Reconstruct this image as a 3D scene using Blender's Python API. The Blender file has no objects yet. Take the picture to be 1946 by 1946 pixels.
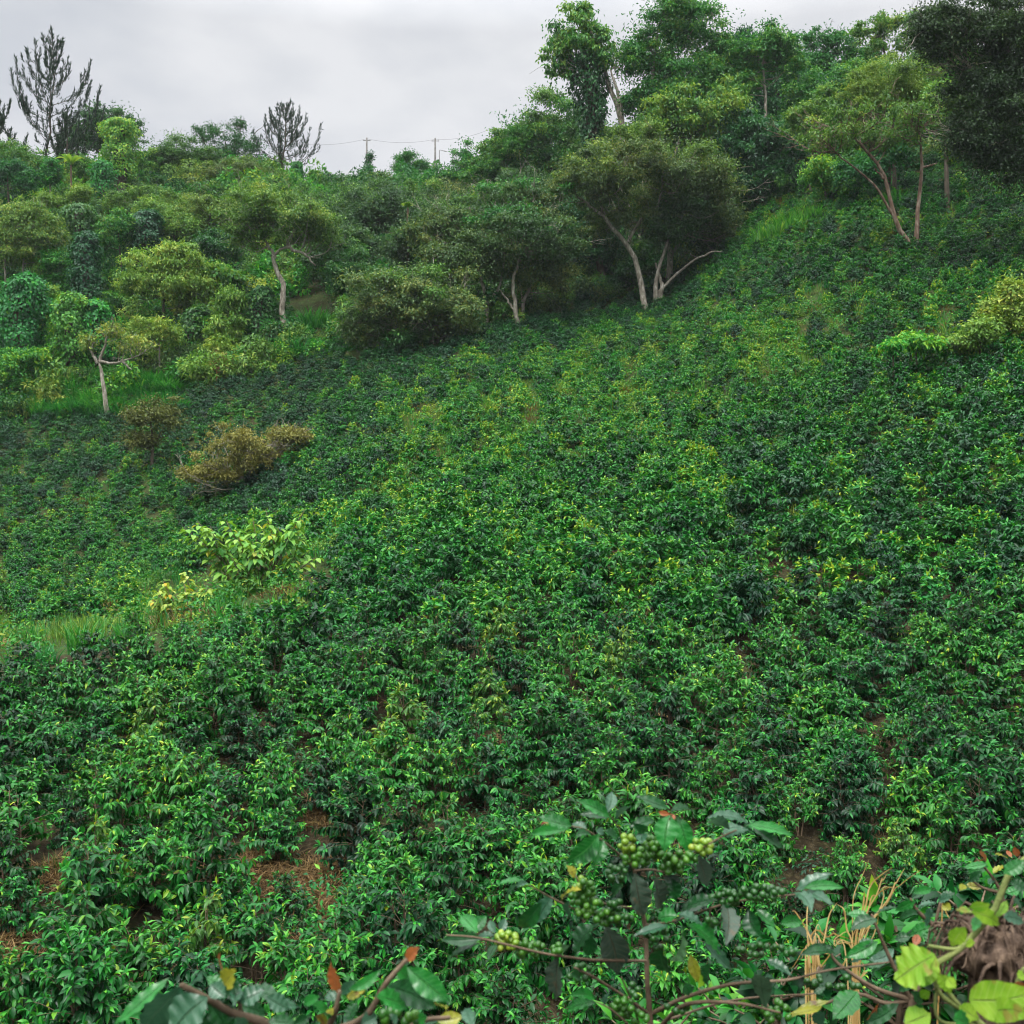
import bpy, math, random, zlib
import numpy as np
from mathutils import Vector

# ------------------------------------------------------------------ basics
C = bpy.context.scene.collection
F = 2086.0                      # focal length in photo pixels (photo is 1946 px square)
CX = CY = 973.0
UP = np.array([0.0, 0.0, 1.0])

def U(px, py, d):
    """photo pixel at distance d along the view axis -> world point (camera at the origin looking along +Y)"""
    return np.array([(px - CX) / F * d, d, -(py - CY) / F * d])

def rng_of(s):
    return np.random.default_rng(zlib.crc32(s.encode()))

def nrm(a):
    return a / np.maximum(np.linalg.norm(a, axis=-1, keepdims=True), 1e-9)

def tag(o, label=None, cat=None, group=None, kind=None):
    if label: o['label'] = label
    if cat: o['category'] = cat
    if group: o['group'] = group
    if kind: o['kind'] = kind
    return o

def empty(name, loc, label=None, cat=None, group=None):
    o = bpy.data.objects.new(name, None)
    o.empty_display_size = 0.2
    o.location = loc
    C.objects.link(o)
    return tag(o, label, cat, group)

def mesh_from(name, V, sizes, loops, mats, attrs=None, smooth=False, midx=None):
    me = bpy.data.meshes.new(name)
    V = np.asarray(V, dtype=np.float32)
    sizes = np.asarray(sizes, dtype=np.int32)
    loops = np.asarray(loops, dtype=np.int32)
    me.vertices.add(len(V)); me.vertices.foreach_set('co', V.ravel())
    me.loops.add(len(loops)); me.loops.foreach_set('vertex_index', loops)
    me.polygons.add(len(sizes))
    st = np.zeros(len(sizes), dtype=np.int32); st[1:] = np.cumsum(sizes)[:-1]
    me.polygons.foreach_set('loop_start', st)
    if smooth:
        me.polygons.foreach_set('use_smooth', np.ones(len(sizes), dtype=bool))
    if midx is not None:
        me.polygons.foreach_set('material_index', np.asarray(midx, dtype=np.int32))
    for k, a in (attrs or {}).items():
        at = me.attributes.new(k, 'FLOAT', 'POINT')
        at.data.foreach_set('value', np.asarray(a, dtype=np.float32))
    for m in (mats if isinstance(mats, (list, tuple)) else [mats]):
        me.materials.append(m)
    me.update(calc_edges=True)
    return me

def obj(name, me, parent=None, loc=None):
    o = bpy.data.objects.new(name, me)
    if loc is not None: o.location = loc
    if parent is not None: o.parent = parent
    C.objects.link(o)
    return o

# ------------------------------------------------------------------ leaves
# templates: (along, across, up) in leaf units
T_LOW = (np.array([[0, 0, 0], [.45, .5, .08], [1, 0, -.18], [.45, -.5, .08]]), [(0, 3, 2), (0, 2, 1)])
T_MID = (np.array([[0, 0, 0], [.28, .40, .10], [.65, .42, .04], [1, 0, -.22], [.65, -.42, .04], [.28, -.40, .10], [.28, 0, .03], [.65, 0, -.04]]),
         [(0, 6, 1), (1, 6, 7, 2), (2, 7, 3), (0, 5, 6), (5, 4, 7, 6), (4, 3, 7)])

class Leaves:
    def __init__(s): s.a = [[] for _ in range(6)]
    def add(s, P, D, N, L, W, T):
        n = len(P)
        for k, v in enumerate((P, D, N, L, W, T)):
            v = np.asarray(v, dtype=float)
            if k >= 3: v = np.broadcast_to(v, (n,))
            s.a[k].append(v)
    def build(s, name, mat, tmpl=T_LOW):
        P, D, N, L, W, T = [np.concatenate(x) for x in s.a]
        D = nrm(D); N = nrm(N - D * (N * D).sum(1, keepdims=True)); S = np.cross(N, D)
        tv, tf = tmpl
        n, k = len(P), len(tv)
        V = (P[:, None] + D[:, None] * (tv[None, :, 0:1] * L[:, None, None]) + S[:, None] * (tv[None, :, 1:2] * W[:, None, None])
             + N[:, None] * (tv[None, :, 2:3] * L[:, None, None]))
        fl = np.concatenate([np.array(f) for f in tf]); fs = np.array([len(f) for f in tf])
        loops = (fl[None, :] + (np.arange(n) * k)[:, None]).ravel()
        return mesh_from(name, V.reshape(-1, 3), np.tile(fs, n), loops, mat, {'tone': np.repeat(T, k)})

# ------------------------------------------------------------------ tubes
class Tubes:
    def __init__(s): s.V = []; s.Fs = []; s.n = 0; s.m = []
    def add(s, path, rad, k=6, mi=0):
        path = np.asarray(path, dtype=float)
        n = len(path)
        rad = np.broadcast_to(np.asarray(rad, dtype=float), (n,)) if np.ndim(rad) == 0 else np.interp(np.linspace(0, 1, n), np.linspace(0, 1, len(rad)), rad)
        T = nrm(np.gradient(path, axis=0))
        a = np.array([1.0, 0.2, 0.1]); a = a if abs(T[0] @ nrm(a)) < .9 else np.array([0., 1., 0.])
        A = nrm(np.cross(T, a)); B = np.cross(T, A)
        th = np.arange(k) * 2 * np.pi / k
        V = path[:, None] + rad[:, None, None] * (np.cos(th)[None, :, None] * A[:, None] + np.sin(th)[None, :, None] * B[:, None])
        V = np.concatenate([V.reshape(-1, 3), path[-1:] + T[-1:] * rad[-1]])
        f = []
        for i in range(n - 1):
            for j in range(k):
                f.append((i * k + j + s.n, i * k + (j + 1) % k + s.n, (i + 1) * k + (j + 1) % k + s.n, (i + 1) * k + j + s.n))
        e = n * k + s.n
        for j in range(k): f.append(((n - 1) * k + j + s.n, (n - 1) * k + (j + 1) % k + s.n, e))
        s.V.append(V); s.Fs += f; s.m += [mi] * len(f); s.n += len(V)
    def build(s, name, mat):
        V = np.concatenate(s.V)
        sizes = [len(f) for f in s.Fs]; loops = [i for f in s.Fs for i in f]
        return mesh_from(name, V, sizes, loops, mat, smooth=True, midx=s.m)

def curve(pts, n=8):
    """smooth polyline through pts (Catmull-Rom)"""
    P = np.asarray(pts, dtype=float)
    if len(P) == 2: return P[0] + (P[1] - P[0]) * np.linspace(0, 1, n)[:, None]
    Q = np.concatenate([2 * P[:1] - P[1:2], P, 2 * P[-1:] - P[-2:-1]])
    out = []
    m = max(2, n // (len(P) - 1))
    for i in range(len(P) - 1):
        p0, p1, p2, p3 = Q[i:i + 4]
        for t in np.linspace(0, 1, m, endpoint=False):
            out.append(.5 * ((2 * p1) + (-p0 + p2) * t + (2 * p0 - 5 * p1 + 4 * p2 - p3) * t * t + (-p0 + 3 * p1 - 3 * p2 + p3) * t ** 3))
    out.append(P[-1])
    return np.array(out)

def wiggle(rng, a, b, n=6, amp=.08, sag=0.0):
    a = np.asarray(a, float); b = np.asarray(b, float)
    t = np.linspace(0, 1, n)[:, None]
    L = np.linalg.norm(b - a)
    w = np.cumsum(rng.normal(0, 1, (n, 3)), 0); w -= w[0] + (w[-1] - w[0]) * t
    return a + (b - a) * t + w * amp * L / n ** .5 + np.array([0, 0, 1.]) * sag * L * 4 * t * (1 - t)

# ------------------------------------------------------------------ materials
def nodes_of(name):
    m = bpy.data.materials.new(name); m.use_nodes = True
    nt = m.node_tree; nt.nodes.clear()
    return m, nt, nt.nodes, nt.links

def ramp(nd, stops):
    r = nd.new('ShaderNodeValToRGB'); cr = r.color_ramp
    while len(cr.elements) < len(stops): cr.elements.new(.5)
    for e, (p, c) in zip(cr.elements, stops):
        e.position = p; e.color = (*c, 1)
    return r

def leaf_mat(name, stops, rough=.5, spec=.26, trans=.28, var=.25, hue=.02, clump=.5, clump_scale=.8, under=None):
    m, nt, nd, lk = nodes_of(name)
    out = nd.new('ShaderNodeOutputMaterial')
    at = nd.new('ShaderNodeAttribute'); at.attribute_name = 'tone'
    oi = nd.new('ShaderNodeObjectInfo')
    tc = nd.new('ShaderNodeTexCoord')
    no = nd.new('ShaderNodeTexNoise'); no.inputs['Scale'].default_value = clump_scale; no.inputs['Detail'].default_value = 2
    lk.new(tc.outputs['Object'], no.inputs['Vector'])
    # tone + (noise-.5)*clump + (random-.5)*var
    a = nd.new('ShaderNodeMath'); a.operation = 'MULTIPLY_ADD'; a.inputs[1].default_value = clump; lk.new(no.outputs['Fac'], a.inputs[0]); lk.new(at.outputs['Fac'], a.inputs[2])
    b = nd.new('ShaderNodeMath'); b.operation = 'MULTIPLY_ADD'; b.inputs[1].default_value = var; lk.new(oi.outputs['Random'], b.inputs[0]); lk.new(a.outputs[0], b.inputs[2])
    c = nd.new('ShaderNodeMath'); c.operation = 'SUBTRACT'; c.inputs[1].default_value = clump * .5 + var * .5; lk.new(b.outputs[0], c.inputs[0])
    r = ramp(nd, stops); lk.new(c.outputs[0], r.inputs['Fac'])
    hs = nd.new('ShaderNodeHueSaturation')
    h = nd.new('ShaderNodeMath'); h.operation = 'MULTIPLY_ADD'; h.inputs[1].default_value = -hue * 2; h.inputs[2].default_value = .5 + hue; lk.new(oi.outputs['Random'], h.inputs[0])
    lk.new(h.outputs[0], hs.inputs['Hue']); lk.new(r.outputs['Color'], hs.inputs['Color'])
    col = hs.outputs['Color']
    if under:
        g = nd.new('ShaderNodeNewGeometry')
        mx = nd.new('ShaderNodeMix'); mx.data_type = 'RGBA'; lk.new(g.outputs['Backfacing'], mx.inputs[0]); lk.new(col, mx.inputs[6]); mx.inputs[7].default_value = (*under, 1)
        col = mx.outputs[2]
    p = nd.new('ShaderNodeBsdfPrincipled'); p.inputs['Roughness'].default_value = rough; p.inputs['Specular IOR Level'].default_value = spec
    lk.new(col, p.inputs['Base Color'])
    t = nd.new('ShaderNodeBsdfTranslucent')
    ty = nd.new('ShaderNodeMix'); ty.data_type = 'RGBA'; ty.blend_type = 'MULTIPLY'; ty.inputs[0].default_value = 1
    lk.new(col, ty.inputs[6]); ty.inputs[7].default_value = (1.5, 1.35, .7, 1); lk.new(ty.outputs[2], t.inputs['Color'])
    mix = nd.new('ShaderNodeMixShader'); mix.inputs[0].default_value = trans
    lk.new(p.outputs[0], mix.inputs[1]); lk.new(t.outputs[0], mix.inputs[2]); lk.new(mix.outputs[0], out.inputs['Surface'])
    return m

def rough_mat(name, stops, scale=6., rough=.85, stretch=(1, 1, 1), bump=.4, spec=.2):
    m, nt, nd, lk = nodes_of(name)
    out = nd.new('ShaderNodeOutputMaterial'); p = nd.new('ShaderNodeBsdfPrincipled')
    p.inputs['Roughness'].default_value = rough; p.inputs['Specular IOR Level'].default_value = spec
    tc = nd.new('ShaderNodeTexCoord'); mp = nd.new('ShaderNodeMapping'); mp.inputs['Scale'].default_value = stretch
    no = nd.new('ShaderNodeTexNoise'); no.inputs['Scale'].default_value = scale; no.inputs['Detail'].default_value = 6; no.inputs['Roughness'].default_value = .65
    lk.new(tc.outputs['Object'], mp.inputs['Vector']); lk.new(mp.outputs[0], no.inputs['Vector'])
    r = ramp(nd, stops); lk.new(no.outputs['Fac'], r.inputs['Fac']); lk.new(r.outputs['Color'], p.inputs['Base Color'])
    bu = nd.new('ShaderNodeBump'); bu.inputs['Strength'].default_value = bump; bu.inputs['Distance'].default_value = .03
    lk.new(no.outputs['Fac'], bu.inputs['Height']); lk.new(bu.outputs[0], p.inputs['Normal'])
    lk.new(p.outputs[0], out.inputs['Surface'])
    return m

M = {}
M['coffee'] = leaf_mat('coffee_leaf', [(0, (.002, .022, .005)), (.25, (.005, .068, .010)), (.5, (.016, .165, .018)), (.78, (.06, .28, .025)), (1, (.29, .40, .03))], rough=.38, spec=.22, trans=.15, var=.32, hue=.012, clump=.25, clump_scale=1.6)
M['coffee_dull'] = leaf_mat('dull_coffee_leaf', [(0, (.004, .032, .013)), (.4, (.008, .062, .018)), (.75, (.016, .12, .024)), (1, (.06, .2, .03))], rough=.4, spec=.22, trans=.12, var=.34, hue=.012)
M['coffee_yellow'] = leaf_mat('yellowing_coffee_leaf', [(0, (.012, .075, .014)), (.35, (.035, .15, .02)), (.65, (.13, .27, .025)), (1, (.36, .37, .04))], rough=.4, var=.25)
M['dark'] = leaf_mat('dark_leaf', [(0, (.005, .036, .014)), (.4, (.012, .078, .022)), (.75, (.034, .145, .03)), (1, (.09, .22, .035))], rough=.42)
M['mid'] = leaf_mat('green_leaf', [(0, (.007, .052, .013)), (.4, (.02, .13, .022)), (.75, (.07, .23, .032)), (1, (.2, .34, .045))])
M['bright'] = leaf_mat('vine_leaf', [(0, (.006, .06, .012)), (.4, (.016, .14, .02)), (.75, (.055, .27, .025)), (1, (.22, .40, .03))], rough=.5, clump=.3)
M['olive'] = leaf_mat('olive_leaf', [(0, (.014, .05, .013)), (.4, (.045, .125, .022)), (.75, (.12, .25, .04)), (1, (.28, .36, .07))], rough=.5)
M['gold'] = leaf_mat('yellow_green_leaf', [(0, (.03, .10, .018)), (.4, (.095, .22, .03)), (.75, (.21, .35, .055)), (1, (.38, .44, .09))], rough=.5)
M['brown'] = leaf_mat('brown_green_leaf', [(0, (.028, .042, .012)), (.4, (.07, .095, .02)), (.75, (.13, .155, .03)), (1, (.22, .23, .05))], rough=.6, trans=.2)
M['grey'] = leaf_mat('grey_green_leaf', [(0, (.014, .04, .016)), (.4, (.036, .092, .028)), (.75, (.085, .165, .042)), (1, (.19, .24, .06))], rough=.48)
M['corner'] = leaf_mat('dark_small_leaf', [(0, (.008, .022, .010)), (.4, (.022, .05, .018)), (.75, (.05, .105, .026)), (1, (.12, .17, .04))], rough=.5)
M['needle'] = leaf_mat('conifer_needles', [(0, (.006, .02, .013)), (.5, (.014, .042, .022)), (1, (.035, .085, .03))], rough=.6, trans=.1)
M['shrub'] = leaf_mat('pale_shrub_leaf', [(0, (.04, .13, .02)), (.35, (.11, .26, .03)), (.7, (.25, .39, .06)), (.9, (.36, .46, .12)), (1, (.42, .34, .02))], rough=.55, clump=.15, var=.06)
M['grass'] = leaf_mat('grass_blade', [(0, (.008, .075, .012)), (.4, (.02, .16, .025)), (.75, (.06, .27, .04)), (1, (.2, .38, .07))], rough=.45, trans=.35)
M['weed'] = leaf_mat('weed_leaf', [(0, (.02, .07, .012)), (.4, (.06, .16, .02)), (.75, (.15, .27, .03)), (1, (.3, .33, .06))], rough=.6, var=.4)
M['dry'] = leaf_mat('dry_grass_blade', [(0, (.05, .03, .014)), (.4, (.12, .075, .03)), (.75, (.22, .15, .06)), (1, (.34, .25, .11))], rough=.75, trans=.2, spec=.2)
M['straw'] = leaf_mat('straw_blade', [(0, (.3, .17, .06)), (.5, (.5, .33, .15)), (1, (.62, .47, .26))], rough=.6, trans=.2, spec=.3)
M['bark'] = rough_mat('pale_bark', [(.3, (.07, .06, .045)), (.5, (.2, .18, .14)), (.68, (.42, .40, .34))], scale=5, stretch=(1, 1, .35), bump=.6)
M['bark_dark'] = rough_mat('dark_bark', [(.3, (.022, .02, .016)), (.55, (.07, .058, .042)), (.75, (.14, .12, .09))], scale=5, stretch=(1, 1, .35), bump=.6)
M['bark_red'] = rough_mat('reddish_bark', [(.3, (.05, .03, .02)), (.5, (.13, .085, .06)), (.7, (.28, .24, .19))], scale=5, stretch=(1, 1, .35), bump=.6)
M['twig'] = rough_mat('coffee_stem', [(.3, (.05, .035, .02)), (.6, (.14, .10, .065)), (.8, (.24, .19, .13))], scale=14, bump=.3)
M['pole'] = rough_mat('weathered_pole', [(.3, (.10, .095, .09)), (.7, (.24, .23, .215))], scale=3, bump=.2)
M['roof'] = rough_mat('weathered_sheet_roof', [(.3, (.22, .22, .22)), (.7, (.42, .41, .4))], scale=2, rough=.6, bump=.1)

# ------------------------------------------------------------------ terrain
COLS = {
 -700: [(1946, 15), (1500, 22), (1320, 29), (1300, 32), (1240, 50), (1000, 70), (750, 92), (450, 122), (350, 146)],
 -50: [(1946, 15), (1700, 19), (1500, 23.5), (1320, 29), (1275, 32.5), (1235, 48), (1150, 57), (1000, 71), (850, 84), (740, 94), (600, 107), (450, 123), (350, 146)],
 230: [(1946, 16), (1700, 20), (1500, 24), (1300, 29.5), (1215, 34), (1185, 46), (1100, 57), (950, 71), (820, 84), (740, 93), (600, 106), (450, 122), (350, 147)],
 460: [(1946, 16.5), (1700, 20), (1450, 25.5), (1250, 32), (1150, 39), (1105, 48), (960, 64), (850, 76), (720, 90), (640, 99), (450, 121), (353, 148)],
 700: [(1946, 17), (1700, 20.5), (1400, 27), (1200, 33.5), (1050, 42), (900, 56), (800, 67), (700, 84), (640, 93), (450, 118), (358, 150)],
 973: [(1946, 17), (1700, 20.5), (1400, 27), (1200, 33.5), (1000, 44), (850, 58), (750, 71), (650, 86), (590, 97), (450, 118), (352, 148)],
 1240: [(1946, 17.5), (1700, 21), (1400, 27), (1200, 33), (1000, 42.5), (850, 55), (750, 65), (650, 81), (590, 96), (500, 108), (400, 121), (310, 140)],
 1500: [(1946, 18), (1700, 21), (1400, 27), (1200, 32.5), (1000, 40.5), (850, 50), (700, 62), (550, 77), (440, 90), (350, 105), (260, 130)],
 1750: [(1946, 18), (1700, 21), (1400, 26.5), (1200, 32), (1000, 39), (850, 46), (700, 56), (550, 68), (475, 76), (340, 93), (230, 120)],
 2000: [(1946, 18), (1700, 21), (1400, 26), (1200, 31), (1000, 37), (850, 43), (700, 52), (550, 62), (470, 69), (340, 82), (210, 108)],
 2700: [(1700, 21), (1400, 26), (1000, 36), (700, 50), (450, 66), (250, 95)],
}
_pts = [U(px, py, d) for px, l in COLS.items() for py, d in l]
_pts += [np.array(p) for p in [(0, 0, -1.7), (-8, 0, -1.8), (8, 0, -1.5), (0, -15, -.5), (-15, -15, -.8), (15, -15, 0), (0, 3, -2.2), (-5, 4, -2.7), (5, 4, -2.5), (0, 8, -5.0), (-8, 8, -5.2), (8, 8, -4.8),
    (0, 12, -7.2), (-10, 12, -7.4), (10, 12, -7.0), (-30, 15, -7), (35, 14, -6), (-30, 0, -3), (30, 0, -2),
    (-80, 170, 40), (-30, 172, 38), (10, 174, 36), (50, 168, 40), (95, 140, 44), (-80, 200, 28), (0, 205, 24), (90, 190, 30), (0, 240, 5), (-90, 240, 5), (100, 230, 10), (140, 120, 36), (130, 60, 20), (-130, 60, 0), (-140, 120, 22), (-60, -30, -2), (60, -30, 0)]]
_pts = np.array(_pts)
_S = 60.0
def _phi(r2): return np.where(r2 > 1e-12, .5 * r2 * np.log(np.maximum(r2, 1e-12)), 0)
_A = _pts[:, :2] / _S
_n = len(_A)
_K = _phi(((_A[:, None] - _A[None]) ** 2).sum(-1)) + np.eye(_n) * 2e-4
_Q = np.concatenate([np.ones((_n, 1)), _A], 1)
_W = np.linalg.solve(np.block([[_K, _Q], [_Q.T, np.zeros((3, 3))]]), np.concatenate([_pts[:, 2], np.zeros(3)]))
_r0 = np.random.default_rng(5)
_wv = [(_r0.uniform(.15, 1.4), _r0.uniform(0, 6.28), _r0.uniform(0, 6.28)) for _ in range(14)]

def ground(X, Y):
    X = np.atleast_1d(np.asarray(X, float)); Y = np.atleast_1d(np.asarray(Y, float))
    xc = np.clip(X, -150, 150); yc = np.clip(Y, -40, 250)
    out = np.empty(len(X))
    for i in range(0, len(X), 20000):
        P = np.stack([xc[i:i + 20000], yc[i:i + 20000]], 1) / _S
        out[i:i + 20000] = _phi(((P[:, None] - _A[None]) ** 2).sum(-1)) @ _W[:_n] + _W[_n] + P @ _W[_n + 1:]
    b = np.zeros(len(X))
    for k, a, p in _wv: b += np.sin(k * (X * math.cos(a) + Y * math.sin(a)) + p) * .045 / k ** .5
    far = np.clip(np.maximum(np.abs(X - xc), np.abs(Y - yc)) / 250, 0, 1)
    far = far * far * (3 - 2 * far)
    return (out + b) * (1 - far) + (-25) * far

def gz(x, y): return float(ground([x], [y])[0])

def on_ray(px, py, d0=14.0, d1=200.0):
    """distance at which the view line through a photo pixel meets the ground (first hit)"""
    d = np.arange(d0, d1, .5)
    x = (px - CX) / F * d; z = -(py - CY) / F * d
    h = ground(x, d)
    k = np.argmax(h > z)
    return float(d[k]) if h[k] > z[k] else None

def pix(X, Y, Z): return CX + F * X / Y, CY - F * Z / Y

# patches of ground cover, as ellipses on the slope seen in the photo: px, py, rx, ry
BARE = [(450, 1660, 170, 34), (615, 1700, 60, 62), (30, 1800, 80, 46), (955, 1452, 34, 28), (910, 1600, 46, 22), (130, 1660, 80, 30), (600, 1550, 46, 20), (560, 1790, 30, 30), (1180, 1060, 50, 12)]
WEEDY = [(880, 790, 70, 70), (850, 870, 90, 45), (960, 760, 60, 40), (1060, 800, 120, 40), (700, 1000, 80, 50), (640, 1030, 60, 40), (370, 1165, 70, 20), (60, 1215, 130, 30), (1450, 620, 120, 40), (1330, 770, 70, 30), (1590, 590, 90, 40),
         (1840, 640, 110, 60), (1680, 445, 40, 20), (1830, 430, 40, 30), (1150, 700, 160, 40), (1250, 650, 140, 30), (780, 930, 70, 40), (160, 960, 30, 14), (1480, 700, 90, 40), (1500, 420, 60, 50), (930, 880, 80, 30), (1000, 760, 240, 80), (820, 850, 120, 60), (1200, 850, 150, 40), (200, 1130, 200, 40), (60, 1160, 130, 40), (510, 1160, 120, 45), (340, 1180, 80, 40)]
def in_any(px, py, L, grow=1.0):
    r = np.full(np.shape(px), 9.0)
    for cx, cy, rx, ry in L: r = np.minimum(r, ((px - cx) / (rx * grow)) ** 2 + ((py - cy) / (ry * grow)) ** 2)
    return r
COFFEE_TOP = ([-400, 0, 120, 330, 470, 570, 800, 1000, 1220, 1330, 1450, 1550, 1700, 1946, 2300], [810, 810, 800, 745, 735, 690, 668, 612, 575, 505, 405, 352, 340, 330, 310])

xs = np.concatenate([-np.geomspace(2600, 112, 14), np.arange(-108, 112, 1.0), np.geomspace(113, 2600, 14)])
ys = np.concatenate([-np.geomspace(2000, 42, 12), np.arange(-40, 180, 1.0), np.geomspace(182, 3000, 20)])
GX, GY = np.meshgrid(xs, ys)
GZ = ground(GX.ravel(), GY.ravel()).reshape(GX.shape)
nx, ny = len(xs), len(ys)
ii = (np.arange(ny - 1)[:, None] * nx + np.arange(nx - 1)[None]).ravel()
loops = np.stack([ii, ii + 1, ii + nx + 1, ii + nx], 1).ravel()
with np.errstate(divide='ignore', invalid='ignore'):
    gpx, gpy = pix(GX.ravel(), np.maximum(GY.ravel(), 1.0), GZ.ravel())
green = np.where(GY.ravel() > 40, .8, .42)
green = np.where(in_any(gpx, gpy, WEEDY) < 1.3, 1.0, green)
bare = np.clip(1.4 - in_any(gpx, gpy, BARE), 0, 1) * (GY.ravel() < 45) * (GY.ravel() > 5)
green = green * (1 - bare)

m, nt, nd, lk = nodes_of('hillside_soil')
out = nd.new('ShaderNodeOutputMaterial'); p = nd.new('ShaderNodeBsdfPrincipled'); p.inputs['Roughness'].default_value = .95; p.inputs['Specular IOR Level'].default_value = .1
tc = nd.new('ShaderNodeTexCoord')
n1 = nd.new('ShaderNodeTexNoise'); n1.inputs['Scale'].default_value = 1.3; n1.inputs['Detail'].default_value = 8; n1.inputs['Roughness'].default_value = .7
n2 = nd.new('ShaderNodeTexNoise'); n2.inputs['Scale'].default_value = 7; n2.inputs['Detail'].default_value = 8; n2.inputs['Roughness'].default_value = .75
lk.new(tc.outputs['Object'], n1.inputs['Vector']); lk.new(tc.outputs['Object'], n2.inputs['Vector'])
soil = ramp(nd, [(.3, (.010, .008, .004)), (.5, (.028, .022, .011)), (.7, (.085, .066, .034))]); lk.new(n2.outputs['Fac'], soil.inputs['Fac'])
grs = ramp(nd, [(.3, (.012, .04, .008)), (.5, (.03, .085, .014)), (.7, (.085, .13, .025))]); lk.new(n2.outputs['Fac'], grs.inputs['Fac'])
at = nd.new('ShaderNodeAttribute'); at.attribute_name = 'cover'
a = nd.new('ShaderNodeMath'); a.operation = 'MULTIPLY_ADD'; a.inputs[1].default_value = 2.0; lk.new(n1.outputs['Fac'], a.inputs[0]); a.inputs[2].default_value = -1.5
b = nd.new('ShaderNodeMath'); b.operation = 'ADD'; b.use_clamp = True; lk.new(a.outputs[0], b.inputs[0]); lk.new(at.outputs['Fac'], b.inputs[1])
mx = nd.new('ShaderNodeMix'); mx.data_type = 'RGBA'; lk.new(b.outputs[0], mx.inputs[0]); lk.new(soil.outputs[0], mx.inputs[6]); lk.new(grs.outputs[0], mx.inputs[7])
lk.new(mx.outputs[2], p.inputs['Base Color'])
bu = nd.new('ShaderNodeBump'); bu.inputs['Strength'].default_value = .8; bu.inputs['Distance'].default_value = .12; lk.new(n2.outputs['Fac'], bu.inputs['Height']); lk.new(bu.outputs[0], p.inputs['Normal'])
lk.new(p.outputs[0], out.inputs['Surface'])
g = obj('hillside', mesh_from('hillside', np.stack([GX.ravel(), GY.ravel(), GZ.ravel()], 1), np.full(len(ii), 4), loops, m, {'cover': green}, smooth=True))
tag(g, 'steep hillside of brown soil and grass rising to a ridge', kind='structure')

# ------------------------------------------------------------------ scattering of what nobody could count
def scatter(name, label, protos, P, R, S, I):
    """one object: geometry nodes put the prototype meshes at baked points"""
    col = bpy.data.collections.new(name + '_kinds')
    for k, me in enumerate(protos):
        col.objects.link(bpy.data.objects.new('%s_kind_%02d' % (name, k), me))
    me = bpy.data.meshes.new(name)
    me.vertices.add(len(P)); me.vertices.foreach_set('co', np.asarray(P, np.float32).ravel())
    a = me.attributes.new('rot', 'FLOAT_VECTOR', 'POINT'); a.data.foreach_set('vector', np.asarray(R, np.float32).ravel())
    a = me.attributes.new('scl', 'FLOAT_VECTOR', 'POINT'); a.data.foreach_set('vector', np.asarray(S, np.float32).ravel())
    a = me.attributes.new('idx', 'INT', 'POINT'); a.data.foreach_set('value', np.asarray(I, np.int32))
    o = obj(name, me)
    ng = bpy.data.node_groups.new(name + '_scatter', 'GeometryNodeTree')
    ng.interface.new_socket('Geometry', in_out='INPUT', socket_type='NodeSocketGeometry')
    ng.interface.new_socket('Geometry', in_out='OUTPUT', socket_type='NodeSocketGeometry')
    nd = ng.nodes; lk = ng.links
    gi = nd.new('NodeGroupInput'); go = nd.new('NodeGroupOutput')
    ci = nd.new('GeometryNodeCollectionInfo'); ci.inputs['Collection'].default_value = col
    ci.inputs['Separate Children'].default_value = True; ci.inputs['Reset Children'].default_value = True
    ip = nd.new('GeometryNodeInstanceOnPoints'); ip.inputs['Pick Instance'].default_value = True
    def na(n, t):
        x = nd.new('GeometryNodeInputNamedAttribute'); x.data_type = t; x.inputs['Name'].default_value = n
        return x.outputs['Attribute']
    lk.new(gi.outputs[0], ip.inputs['Points']); lk.new(ci.outputs[0], ip.inputs['Instance'])
    lk.new(na('idx', 'INT'), ip.inputs['Instance Index'])
    er = nd.new('FunctionNodeEulerToRotation'); lk.new(na('rot', 'FLOAT_VECTOR'), er.inputs[0]); lk.new(er.outputs[0], ip.inputs['Rotation'])
    lk.new(na('scl', 'FLOAT_VECTOR'), ip.inputs['Scale'])
    lk.new(ip.outputs[0], go.inputs[0])
    md = o.modifiers.new('scatter', 'NODES'); md.node_group = ng
    return tag(o, label, kind='stuff')

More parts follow.
